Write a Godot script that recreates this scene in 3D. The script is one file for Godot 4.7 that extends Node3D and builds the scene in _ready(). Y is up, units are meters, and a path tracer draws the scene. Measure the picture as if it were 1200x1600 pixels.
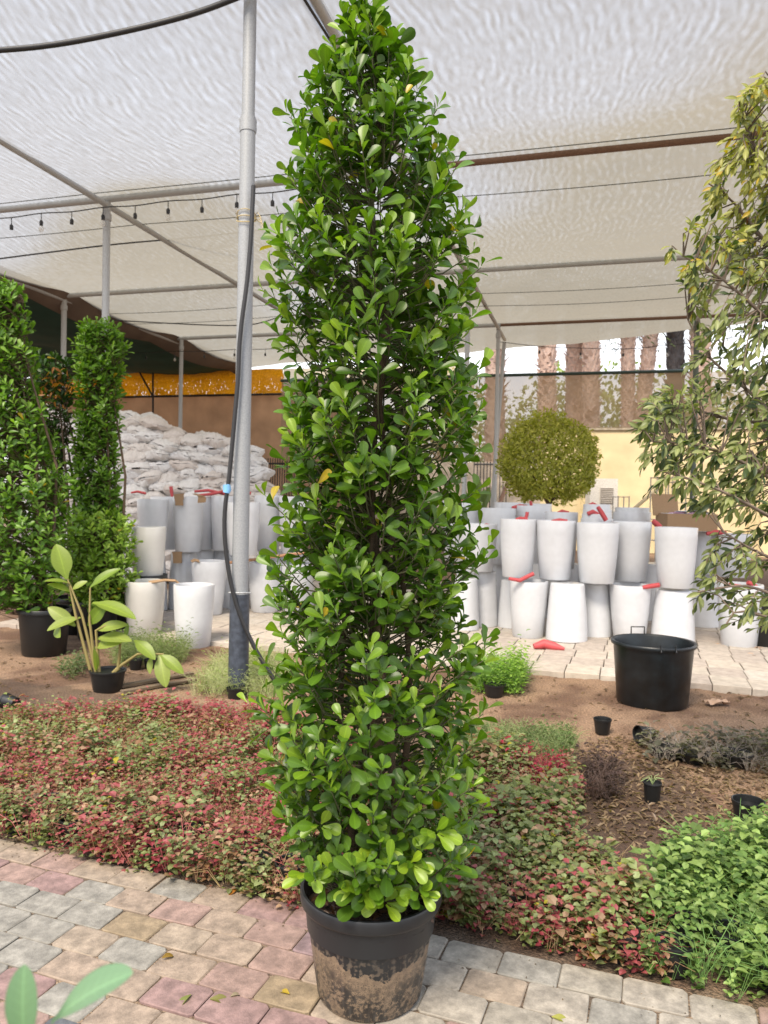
extends Node3D

# ---------------------------------------------------------------- constants
const F := 1186.0            # focal length of the photograph in its own pixels (1200 x 1600)
const EYE := Vector3(0, 1.55, 0)
var view := Basis()
var rng := RandomNumberGenerator.new()
var warp := FastNoiseLite.new()
const TH := 0.2705           # the shade house is turned by 15.5 degrees

# ---------------------------------------------------------------- mesh builder
class Shape:
	var v := PackedVector3Array()
	var n := PackedVector3Array()
	var uv := PackedVector2Array()
	var col := PackedColorArray()
	var idx := PackedInt32Array()
	var c := Color(1, 1, 1)

	func vert(p: Vector3, nn: Vector3, t := Vector2.ZERO) -> int:
		v.append(p); n.append(nn); uv.append(t); col.append(c)
		return v.size() - 1

	func tri(a: Vector3, b: Vector3, d: Vector3) -> void:       # clockwise from the front
		var nn := (d - a).cross(b - a).normalized()
		for p: Vector3 in [a, b, d]:
			idx.append(vert(p, nn, Vector2(p.x, p.z)))

	func quad(a: Vector3, b: Vector3, d: Vector3, e: Vector3) -> void:
		tri(a, b, d); tri(a, d, e)

	# smooth sheet from f(s, t), s and t in 0..1
	func grid(nu: int, nv: int, f: Callable, wrap := false, tint: Variant = null) -> void:
		var first := v.size()
		for j in nv + 1:
			for i in nu + 1:
				var s := float(i) / nu
				var t := float(j) / nv
				var p: Vector3 = f.call(s, t)
				if tint != null:
					c = tint.call(s, t)
				vert(p, Vector3.ZERO, Vector2(s, t))
		var start := idx.size()
		var vol := 0.0
		var mid := Vector3.ZERO
		for k in range(first, v.size()):
			mid += v[k]
		mid /= (v.size() - first)
		for j in nv:
			for i in nu:
				var a := first + j * (nu + 1) + i
				var b := a + 1
				var d := a + nu + 1
				var e := d + 1
				idx.append_array([a, b, d, b, e, d])
				vol += (v[d] - mid).dot((v[b] - mid).cross(v[a] - mid)) + (v[d] - mid).dot((v[e] - mid).cross(v[b] - mid))
		if wrap and vol < 0:
			for k in range(start, idx.size(), 3):
				var q := idx[k]
				idx[k] = idx[k + 1]
				idx[k + 1] = q
		for k in range(start, idx.size(), 3):
			var a := idx[k]
			var b := idx[k + 1]
			var d := idx[k + 2]
			var nn := (v[d] - v[a]).cross(v[b] - v[a])
			n[a] += nn; n[b] += nn; n[d] += nn
		if wrap:
			for j in nv + 1:
				var a := first + j * (nu + 1)
				var b := a + nu
				var s := n[a] + n[b]
				n[a] = s; n[b] = s
		for k in range(first, v.size()):
			n[k] = n[k].normalized() if n[k].length() > 1e-12 else Vector3.UP

	func tube(pts: Array, radii: Array, sides := 8, caps := true) -> void:
		var first := v.size()
		var side := Vector3.ZERO
		var along := 0.0
		for k in pts.size():
			var a: Vector3 = pts[maxi(k - 1, 0)]
			var b: Vector3 = pts[mini(k + 1, pts.size() - 1)]
			var d := (b - a).normalized()
			if k > 0:
				along += (pts[k] - pts[k - 1]).length()
			if side == Vector3.ZERO:
				side = d.cross(Vector3.UP if absf(d.y) < 0.9 else Vector3.RIGHT).normalized()
			side = (side - d * side.dot(d)).normalized()
			var up := side.cross(d)
			var r: float = radii[mini(k, radii.size() - 1)]
			for i in sides + 1:
				var g := TAU * i / sides
				var o := side * cos(g) + up * sin(g)
				vert(pts[k] + o * r, o, Vector2(float(i) / sides, along))
		for k in pts.size() - 1:
			for i in sides:
				var a := first + k * (sides + 1) + i
				var b := a + 1
				var d := a + sides + 1
				idx.append_array([a, b, d, b, d + 1, d])
		if caps and pts.size() > 1:
			for e in 2:
				var at: int = 0 if e == 0 else pts.size() - 1
				var nn: Vector3 = (pts[0] - pts[1] if e == 0 else pts[at] - pts[at - 1]).normalized()
				var m := vert(pts[at], nn)
				var ring := first + at * (sides + 1)
				var own := []
				for i in sides + 1:
					own.append(vert(v[ring + i], nn))
				for i in sides:
					if e == 0:
						idx.append_array([m, own[i + 1], own[i]])
					else:
						idx.append_array([m, own[i], own[i + 1]])

	# profile of (radius, height), going up the outside and down the inside
	func lathe(profile: Array, segs := 24, at := Vector3.ZERO) -> void:
		var nrm := []
		var total := 0.0
		for k in profile.size() - 1:
			var d: Vector2 = profile[k + 1] - profile[k]
			total += d.length()
			nrm.append(Vector2(d.y, -d.x).normalized())
		var run := 0.0
		for k in profile.size() - 1:
			var na: Vector2 = nrm[k]
			var nb: Vector2 = nrm[k]
			if k > 0 and nrm[k - 1].dot(nrm[k]) > 0.7:
				na = (nrm[k - 1] + nrm[k]).normalized()
			if k < nrm.size() - 1 and nrm[k + 1].dot(nrm[k]) > 0.7:
				nb = (nrm[k + 1] + nrm[k]).normalized()
			var first := v.size()
			var step: float = (profile[k + 1] - profile[k]).length()
			for e in 2:
				var p: Vector2 = profile[k + e]
				var q := na if e == 0 else nb
				for i in segs + 1:
					var g := TAU * i / segs
					vert(at + Vector3(p.x * cos(g), p.y, p.x * sin(g)), Vector3(q.x * cos(g), q.y, q.x * sin(g)), Vector2(float(i) / segs, (run + step * e) / total))
			run += step
			for i in segs:
				var a := first + i
				var b := a + 1
				var d := a + segs + 1
				idx.append_array([a, b, d, b, d + 1, d])

	# upright prism of an outline (points clockwise seen from above), its top edge chamfered
	func prism(outline: Array, y0: float, y1: float, ch: float, xf := Transform3D(), dome := 0.0) -> void:
		var mid := Vector2.ZERO
		for p: Vector2 in outline:
			mid += p
		mid /= outline.size()
		var m := outline.size()
		var top := xf * Vector3(mid.x, y1 + dome, mid.y)
		for i in m:
			var p: Vector2 = outline[i]
			var q: Vector2 = outline[(i + 1) % m]
			var pi_ := p + (mid - p).normalized() * ch
			var qi := q + (mid - q).normalized() * ch
			var a := xf * Vector3(p.x, y0, p.y)
			var b := xf * Vector3(q.x, y0, q.y)
			var d := xf * Vector3(q.x, y1 - ch * 0.8, q.y)
			var e := xf * Vector3(p.x, y1 - ch * 0.8, p.y)
			var g := xf * Vector3(qi.x, y1, qi.y)
			var h := xf * Vector3(pi_.x, y1, pi_.y)
			both(a, b, d, e); both(e, d, g, h)
			tri_out(h, g, top, Vector3.UP)

	var heart := Vector3.ZERO
	func both(a: Vector3, b: Vector3, d: Vector3, e: Vector3) -> void:
		quad(a, e, d, b)
	func tri_out(a: Vector3, b: Vector3, d: Vector3, up: Vector3) -> void:
		if (d - a).cross(b - a).dot(up) > 0:
			tri(a, b, d)
		else:
			tri(b, a, d)

	func box(mid: Vector3, size: Vector3, b := Basis()) -> void:
		var h := size * 0.5
		for ax in 3:
			for s: float in [-1.0, 1.0]:
				var nn := Vector3.ZERO
				nn[ax] = s
				var t := Vector3.ZERO
				t[(ax + 1) % 3] = 1
				var w := nn.cross(t)
				var p := [nn * h - t * h - w * h, nn * h + t * h - w * h, nn * h + t * h + w * h, nn * h - t * h + w * h]
				quad(mid + b * p[0], mid + b * p[3], mid + b * p[2], mid + b * p[1])

	func mesh() -> ArrayMesh:
		var a := []
		a.resize(Mesh.ARRAY_MAX)
		a[Mesh.ARRAY_VERTEX] = v
		a[Mesh.ARRAY_NORMAL] = n
		a[Mesh.ARRAY_TEX_UV] = uv
		a[Mesh.ARRAY_COLOR] = col
		a[Mesh.ARRAY_INDEX] = idx
		var m := ArrayMesh.new()
		m.add_surface_from_arrays(Mesh.PRIMITIVE_TRIANGLES, a)
		return m

# ---------------------------------------------------------------- places
func sight(x: float, y: float) -> Vector3:
	return view * Vector3((x - 600.0) / F, -(y - 800.0) / F, -1.0)

func at(x: float, y: float, depth: float) -> Vector3:           # the point that many metres away (along -z)
	var d := sight(x, y)
	return EYE + d * (depth / -d.z)

func ground(x: float, y: float, h := 0.0) -> Vector3:           # where that line of sight meets the height h
	var d := sight(x, y)
	return EYE + d * ((h - EYE.y) / d.y)

func grid_at(u: float, vv: float, y: float) -> Vector3:         # shade-house axes: u along the rows, v away
	return Vector3(u * cos(TH) + vv * sin(TH), y, -(-u * sin(TH) + vv * cos(TH)))

func rf(a: float, b: float) -> float:
	return rng.randf_range(a, b)

# ---------------------------------------------------------------- nodes
func tag(o: Node3D, label: String, category: String, group := "") -> Node3D:
	o.set_meta("label", label)
	o.set_meta("category", category)
	if group != "":
		o.set_meta("group", group)
	return o

func thing(called: String, label: String, category: String, where := Vector3.ZERO, group := "", turn := 0.0) -> Node3D:
	var o := Node3D.new()
	o.name = called
	add_child(o, true)
	o.position = where
	o.rotation.y = turn
	return tag(o, label, category, group)

func part(called: String, me: Mesh, mat: Material, parent: Node, xf := Transform3D()) -> MeshInstance3D:
	var o := MeshInstance3D.new()
	o.name = called
	o.mesh = me
	o.material_override = mat
	o.transform = xf
	parent.add_child(o, true)
	return o

func struct(called: String, me: Mesh, mat: Material, parent: Node = self) -> MeshInstance3D:
	var o := part(called, me, mat, parent)
	if parent == self:
		o.set_meta("kind", "structure")
	return o

func scatter(called: String, me: Mesh, mat: Material, xfs: Array, cols: Array, parent: Node) -> MultiMeshInstance3D:
	var mm := MultiMesh.new()
	mm.transform_format = MultiMesh.TRANSFORM_3D
	mm.use_colors = true
	mm.mesh = me
	mm.instance_count = xfs.size()
	for i in xfs.size():
		mm.set_instance_transform(i, xfs[i])
		mm.set_instance_color(i, cols[i])
	var o := MultiMeshInstance3D.new()
	o.name = called
	o.multimesh = mm
	o.material_override = mat
	o.set_meta("kind", "stuff")
	parent.add_child(o, true)
	return o

# ---------------------------------------------------------------- materials
func lin(r: float, g: float, b: float) -> Color:                # a real-world (linear) colour
	return Color(r, g, b).linear_to_srgb()

func noise_tex(freq: float, lo: float, hi: float, octaves := 4, seed_ := 1, size := 512, gain := 0.5) -> NoiseTexture2D:
	var fn := FastNoiseLite.new()
	fn.fractal_gain = gain
	fn.seed = seed_
	fn.frequency = freq
	fn.fractal_octaves = octaves
	var t := NoiseTexture2D.new()
	t.width = size
	t.height = size
	t.seamless = true
	t.noise = fn
	var g := Gradient.new()
	g.set_color(0, Color(lo, lo, lo))
	g.set_color(1, Color(hi, hi, hi))
	t.color_ramp = g
	return t

func paint(c: Color, rough := 0.7, metal := 0.0) -> StandardMaterial3D:
	var m := StandardMaterial3D.new()
	m.albedo_color = c
	m.roughness = rough
	m.metallic = metal
	m.cull_mode = BaseMaterial3D.CULL_DISABLED
	return m

func grained(c: Color, rough: float, tex: Texture2D, scale: float, bump: Texture2D = null, cm := 0.0, metal := 0.0) -> StandardMaterial3D:
	var m := paint(c, rough, metal)
	m.albedo_texture = tex
	m.uv1_triplanar = true
	m.uv1_world_triplanar = true
	m.uv1_scale = Vector3.ONE * scale
	if bump:
		m.heightmap_enabled = true
		m.heightmap_texture = bump
		m.heightmap_scale = cm
	return m

func leaf_paint(c := Color.WHITE, rough := 0.38, veined := true) -> StandardMaterial3D:
	var m := paint(c, rough)
	m.vertex_color_use_as_albedo = true
	m.backlight_enabled = true
	m.backlight = Color(0.86, 0.94, 0.48)
	if veined:
		m.albedo_texture = veins()
	return m

var vein_tex: ImageTexture
func veins() -> ImageTexture:                                   # midrib, side veins and slight mottling of a leaf blade
	if vein_tex == null:
		var img := Image.create(128, 256, false, Image.FORMAT_RGB8)
		for j in 256:
			for i in 128:
				var u := absf(i / 127.0 - 0.5) * 2.0
				var v := j / 255.0
				var side := absf(fposmod((v - u * 0.16) * 9.0, 1.0) - 0.5) * 2.0
				var k := 0.90 + 0.08 * warp.get_noise_2d(i * 0.9, j * 0.9)
				k += 0.10 * smoothstep(0.86, 1.0, side) * (1.0 - u)
				k = lerpf(k, 1.0, smoothstep(0.09, 0.02, u))
				k -= 0.10 * smoothstep(0.9, 1.0, u)
				img.set_pixel(i, j, Color(clampf(k * 1.01, 0, 1), clampf(k, 0, 1), clampf(k * 0.97, 0, 1)))
		vein_tex = ImageTexture.create_from_image(img)
	return vein_tex

# ---------------------------------------------------------------- shared plant shapes
# one leaf: length 1 along +y, face towards +z; wide = half width; shape: 0 oval, 1 widest near the tip
func leaf_mesh(wide: float, tipness: float, fold: float, curl: float, rows := 6, stalk := 0.1) -> ArrayMesh:
	var s := Shape.new()
	var w := func(t: float) -> float:
		if t < stalk:
			return 0.035
		var k := (t - stalk) / (1.0 - stalk)
		var oval := pow(sin(PI * clampf(pow(k, 0.8), 0.0, 1.0)), 0.85)
		var spoon := pow(k, 0.85) * sqrt(maxf(1.0 - pow(k, 4.5), 0.0)) * 1.28
		return maxf(wide * lerpf(oval, spoon, tipness), 0.012)
	var f := func(a: float, s0: float) -> Vector3:
		var t := 1.0 - pow(1.0 - s0, lerpf(1.15, 1.75, tipness))
		var x: float = (a * 2.0 - 1.0) * w.call(t)
		return Vector3(x, t * cos(curl * t * 0.5), absf(x) * fold - curl * t * t * 0.55)
	var tone := func(a: float, t: float) -> Color:
		var mid := 1.0 if absf(a - 0.5) < 0.2 else 0.93
		return Color(mid, mid, mid * (1.0 if mid < 1.0 else 0.95))
	s.grid(4, rows, f, false, tone)
	return s.mesh()

func aim(dir: Vector3, face: Vector3, len_: float, where: Vector3, wide := 1.0) -> Transform3D:   # +y along dir, +z towards face
	var y := dir.normalized()
	var z := face - y * face.dot(y)
	if z.length() < 0.01:
		z = y.cross(Vector3.RIGHT)
	z = z.normalized()
	var x := y.cross(z)
	return Transform3D(Basis(x * len_ * wide, y * len_, z * len_), where)

func any_dir() -> Vector3:
	return Vector3(rng.randfn(), rng.randfn(), rng.randfn()).normalized()

func table(rows: Array, k: float) -> Array:                     # rows of [key, a, b ...], keys rising
	if k <= rows[0][0]:
		return rows[0].slice(1)
	for i in rows.size() - 1:
		if k <= rows[i + 1][0]:
			var t: float = (k - rows[i][0]) / (rows[i + 1][0] - rows[i][0])
			var out := []
			for j in range(1, rows[i].size()):
				out.append(lerpf(rows[i][j], rows[i + 1][j], t))
			return out
	return rows[-1].slice(1)

# a clipped column of twigs and leaves; prof(h) gives [left, right] about the trunk; fills leaves with [transform, colour, nearness]
func column_twigs(prof: Callable, h0: float, h1: float, twigs: int, per: int, size: float, wood: Shape, leaves: Array, tones: Array, reach := 1.0) -> void:
	var made := 0
	while made < twigs:
		var h := rf(h0, h1)
		var lr: Array = prof.call(h)
		var half: float = (lr[1] - lr[0]) * 0.5
		if rng.randf() > half / 0.4 + 0.25:
			continue
		made += 1
		var cx: float = (lr[0] + lr[1]) * 0.5
		var g := rf(0, TAU)
		var depth := rf(1.05, 1.22) if rng.randf() < 0.09 else rf(0.74, 1.05) if rng.randf() < 0.72 else rf(0.3, 0.75)
		var tip := Vector3(cx + cos(g) * half * depth, h, sin(g) * half * 0.92 * depth)
		var drop := rf(0.06, 0.22) * reach
		var root := Vector3(cx * 0.5 + cos(g) * half * 0.12, maxf(h - drop * 0.7 - half * 0.15, 0.05), sin(g) * half * 0.12)
		var bend := (root + tip) * 0.5 + Vector3(cos(g), -0.35, sin(g)) * half * 0.16
		wood.tube([root, bend, tip], [size * 0.040, size * 0.034, size * 0.022], 5, false)
		var out := (tip - bend).normalized()
		var grow := (out + Vector3(0, rf(0.1, 0.9), 0)).normalized()
		var turn := rf(0, TAU)
		var fresh := rng.randf()
		for k in per:
			var t := float(k) / (per - 1)
			turn += 2.4 + rf(-0.3, 0.3)
			var side := grow.cross(Vector3(0.3, 0.2, 0.9)).normalized()
			var around := side.rotated(grow, turn)
			var dir := (around * lerpf(1.0, 0.55, t) + grow * lerpf(0.25, 1.0, t) + any_dir() * 0.18).normalized()
			var where := tip.lerp(bend, (1.0 - t) * 0.62) + grow * size * 0.25 * t
			var face := grow * 0.6 + Vector3(0, 0.35, 0) + Vector3(cos(g), 0, sin(g)) * 0.5 + any_dir() * 0.55
			var tone: Color = tones[0].lerp(tones[1], clampf(rng.randf() * 0.9 + t * 0.25, 0, 1))
			if t > 0.55 and fresh > 0.35:
				tone = tone.lerp(tones[2], clampf((t - 0.4) * fresh * 1.3, 0, 1))
			if rng.randf() < 0.006:
				tone = Color(0.55, 0.42, 0.03)
			tone = tone * rf(0.85, 1.15)
			var len_ := size * rf(0.55, 1.22) * lerpf(1.08, 0.8, t)
			leaves.append([aim(dir, face, len_, where, rf(0.9, 1.12)), tone, where.z + rf(-0.03, 0.03)])

# ---------------------------------------------------------------- the scene
var fine: Texture2D
var blotch: Texture2D
var streak: Texture2D
var M := {}

func _ready() -> void:
	rng.seed = 77
	warp.seed = 5
	warp.frequency = 0.35
	# camera
	var cam := Camera3D.new()
	cam.name = "camera"
	add_child(cam)
	view = Basis(Vector3.RIGHT, deg_to_rad(-1.1)) * Basis(Vector3.BACK, deg_to_rad(1.1))
	cam.transform = Transform3D(view, EYE)
	cam.fov = rad_to_deg(2.0 * atan(800.0 / F))
	cam.near = 0.05
	cam.far = 400.0
	var lens := CameraAttributesPhysical.new()
	lens.frustum_focal_length = 5.6
	lens.frustum_focus_distance = 2.35
	lens.exposure_aperture = 1.3
	cam.attributes = lens
	cam.fov = rad_to_deg(2.0 * atan(800.0 / F))
	cam.current = true
	# sky, sun, exposure
	var sky_m := ProceduralSkyMaterial.new()
	sky_m.sky_top_color = Color(0.78, 0.83, 0.92)
	sky_m.sky_horizon_color = Color(0.97, 0.96, 0.94)
	sky_m.sky_curve = 0.25
	sky_m.ground_bottom_color = Color(0.45, 0.40, 0.35)
	sky_m.ground_horizon_color = Color(0.75, 0.72, 0.68)
	sky_m.sky_energy_multiplier = 1.0
	var sky := Sky.new()
	sky.sky_material = sky_m
	var env := Environment.new()
	env.background_mode = Environment.BG_SKY
	env.sky = sky
	env.tonemap_mode = Environment.TONE_MAPPER_LINEAR
	env.tonemap_exposure = 2.3
	env.sdfgi_enabled = true
	env.ssao_enabled = true
	env.ssil_enabled = true
	var we := WorldEnvironment.new()
	we.name = "environment"
	we.environment = env
	add_child(we)
	var sun := DirectionalLight3D.new()
	sun.name = "sun"
	sun.light_energy = 0.85
	sun.light_color = Color(1.0, 0.95, 0.88)
	sun.light_angular_distance = 22.0
	sun.shadow_enabled = true
	add_child(sun)
	sun.look_at_from_position(Vector3(-3.0, 9.0, 6.0), Vector3.ZERO, Vector3.UP)

	fine = noise_tex(0.05, 0.72, 1.0, 5, 3)
	blotch = noise_tex(0.012, 0.62, 1.0, 4, 9)
	streak = noise_tex(0.1, 0.35, 1.0, 3, 21)
	M.steel = grained(lin(0.54, 0.56, 0.57), 0.5, noise_tex(0.03, 0.85, 1.0, 4, 27), 4.0, null, 0.0, 0.1)
	M.pole = grained(lin(0.36, 0.375, 0.39), 0.5, noise_tex(0.03, 0.82, 1.0, 4, 28), 4.0, null, 0.0, 0.1)
	M.rust = grained(lin(0.46, 0.27, 0.18), 0.8, noise_tex(0.03, 0.35, 1.0, 6, 14, 512, 0.65), 5.0, fine, 0.2)
	M.black = grained(lin(0.012, 0.013, 0.014), 0.42, fine, 5.0)
	M.cable = paint(lin(0.02, 0.02, 0.022), 0.5)
	M.wood = paint(lin(0.10, 0.065, 0.04), 0.85)
	M.leaf = leaf_paint()
	M.white = grained(lin(0.64, 0.65, 0.675), 0.2, noise_tex(0.012, 0.955, 1.0, 6, 4), 1.4)
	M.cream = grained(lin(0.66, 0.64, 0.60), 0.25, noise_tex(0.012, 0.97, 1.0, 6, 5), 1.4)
	M.dusty = grained(lin(0.62, 0.63, 0.65), 0.28, noise_tex(0.016, 0.965, 1.0, 6, 6), 1.7)
	M.card = grained(lin(0.42, 0.27, 0.15), 0.85, fine, 4.0)
	M.foam = grained(lin(0.66, 0.09, 0.10), 0.6, fine, 8.0)
	M.bulb = paint(Color(0.9, 0.9, 0.88, 0.35), 0.1)
	M.bulb.transparency = BaseMaterial3D.TRANSPARENCY_ALPHA

	terrain()
	shade_house()
	screens()
	paving()
	planters()
	sacks()
	main_tree()
	side_columns()
	right_tree()
	beds()
	small_things()

# ---------------------------------------------------------------- ground
func soil_y(x: float, z: float) -> float:
	return warp.get_noise_2d(x * 6.0, z * 6.0) * 0.02 + warp.get_noise_2d(x * 30.0, z * 30.0) * 0.008

var edge_p: Vector3       # paving border: a point on it, along it, and towards the camera
var edge_a: Vector3
var edge_b: Vector3
var slab_p: Vector3
var slab_a: Vector3
var slab_b: Vector3

func terrain() -> void:
	edge_p = ground(0, 1310)
	edge_a = (ground(1200, 1575) - edge_p).normalized()
	edge_b = Vector3(-edge_a.z, 0, edge_a.x)                 # towards the camera
	if edge_b.z < 0:
		edge_b = -edge_b
	slab_p = ground(260, 1003)
	slab_a = (ground(1200, 1087) - slab_p).normalized()
	slab_b = -Vector3(-slab_a.z, 0, slab_a.x)
	if slab_b.z > 0:
		slab_b = -slab_b
	var s := Shape.new()
	# one sheet: fine squares where the photograph looks, wide ones out to the horizon
	var xs := []
	var zs := []
	var x := -7.0
	while x < 7.0:
		xs.append(x); x += 0.07
	var z := -11.0
	while z < -1.2:
		zs.append(z); z += 0.06
	for d: float in [1.0, 4.0, 12.0, 40.0, 120.0, 300.0]:
		xs.insert(0, -7.0 - d); xs.append(7.0 + d)
		zs.insert(0, -11.0 - d); zs.append(-1.2 + d)
	var tone := func(a: float, b: float) -> Color:
		var p := Vector3(xs[roundi(a * (xs.size() - 1))], 0, zs[roundi(b * (zs.size() - 1))])
		var n1 := warp.get_noise_2d(p.x * 2.2 + 40, p.z * 2.2) * 0.5 + 0.5
		var n2 := warp.get_noise_2d(p.x * 9.0, p.z * 9.0 + 70) * 0.5 + 0.5
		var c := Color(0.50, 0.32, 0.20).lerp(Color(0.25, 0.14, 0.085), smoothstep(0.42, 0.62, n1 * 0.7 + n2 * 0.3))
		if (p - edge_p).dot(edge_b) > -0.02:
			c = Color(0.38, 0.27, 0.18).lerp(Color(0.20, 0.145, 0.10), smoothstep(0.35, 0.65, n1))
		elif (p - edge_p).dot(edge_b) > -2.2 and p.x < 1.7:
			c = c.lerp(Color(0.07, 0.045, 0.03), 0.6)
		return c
	var lay := func(a: float, b: float) -> Vector3:
		var p := Vector3(xs[roundi(a * (xs.size() - 1))], 0, zs[roundi(b * (zs.size() - 1))])
		p.y = soil_y(p.x, p.z) if absf(p.x) < 12 and p.z > -16 else 0.0
		if (p - edge_p).dot(edge_b) > -0.05:
			p.y = -0.007 + soil_y(p.x, p.z) * 0.10
		if (p - slab_p).dot(slab_b) > 0.03:
			p.y = -0.02
		return p
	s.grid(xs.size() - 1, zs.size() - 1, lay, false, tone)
	var m := grained(Color.WHITE, 0.95, noise_tex(0.04, 0.55, 1.0, 6, 31, 1024), 1.2, noise_tex(0.06, 0.0, 1.0, 5, 8, 1024), 1.2)
	m.vertex_color_use_as_albedo = true
	struct("ground", s.mesh(), m)

# ---------------------------------------------------------------- poles, beams, net roof
func pipe(called: String, label: String, cat: String, a: Vector3, b: Vector3, r: float, mat: Material, group := "") -> Node3D:
	var s := Shape.new()
	var pts := []
	for k in 9:
		var t := k / 8.0
		pts.append((b - a) * t)
	s.tube(pts, [r], 14)
	var o := part(called, s.mesh(), mat, self, Transform3D(Basis(), a))
	return tag(o, label, cat, group)

func post(label: String, u: float, v: float, r: float, mat: Material) -> void:
	var foot := grid_at(u, v, 0.0)
	var t := thing("steel_post", label, "post", foot, "galvanised posts of the shade house")
	var s := Shape.new()
	s.tube([Vector3(0, -0.1, 0), Vector3(0, 2.8, 0), Vector3(0, 5.56, 0)], [r], 14)
	part("shaft", s.mesh(), mat, t)
	var k := Shape.new()
	k.lathe([Vector2(r + 0.002, 5.30), Vector2(r + 0.014, 5.31), Vector2(r + 0.014, 5.40), Vector2(r + 0.002, 5.41)], 16)
	part("collar", k.mesh(), mat, t)
	var base := Shape.new()
	base.box(Vector3(0, 0.02, 0), Vector3(0.24, 0.04, 0.24))
	part("base_plate", base.mesh(), mat, t)

func net_texture() -> ImageTexture:
	# density of the knitted net: long wavering ribs that run away from the camera, looser where the knit is stretched
	var w := 2048
	var h := 1024
	var fn := FastNoiseLite.new()
	fn.seed = 12
	fn.frequency = 1.0
	fn.fractal_octaves = 2
	var bytes := PackedByteArray()
	bytes.resize(w * h * 4)
	for j in h:
		var vv := 4.95 + 16.0 * j / h
		for i in w:
			var u := 18.0 * i / w
			var bend := fn.get_noise_2d(u * 0.22, vv * 0.30) * 3.0 + fn.get_noise_2d(u * 1.2 + 50.0, vv * 0.9) * 0.55
			var rib := sin(TAU * (u + bend * 0.085) / 0.095 + fn.get_noise_2d(u * 3.5, vv * 2.2 + 90.0) * 2.2)
			var soft := fn.get_noise_2d(u * 0.10 + 9.0, vv * 0.12 + 30.0)
			var fleck := fn.get_noise_2d(u * 5.0, vv * 2.2 + 200.0)
			var old := smoothstep(7.5, 13.0, vv + soft * 11.0)
			var dens := 0.935 + soft * 0.08 - (rib * 0.5 + 0.5) * (0.085 + 0.20 * fleck) * (1.0 - 0.35 * old) + fleck * 0.08 + fn.get_noise_2d(u * 13.0, vv * 5.0 + 400.0) * 0.07 + 0.045 * old + 0.03 * smoothstep(12.0, 14.0, vv)
			var k := (j * w + i) * 4
			bytes[k] = int(lerpf(249.0, 246.0, old))
			bytes[k + 1] = int(lerpf(249.0, 238.0, old))
			bytes[k + 2] = int(lerpf(252.0, 220.0, old))
			bytes[k + 3] = int(clampf(dens, 0.3, 0.99) * 255.0)
	return ImageTexture.create_from_image(Image.create_from_data(w, h, false, Image.FORMAT_RGBA8, bytes))

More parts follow.
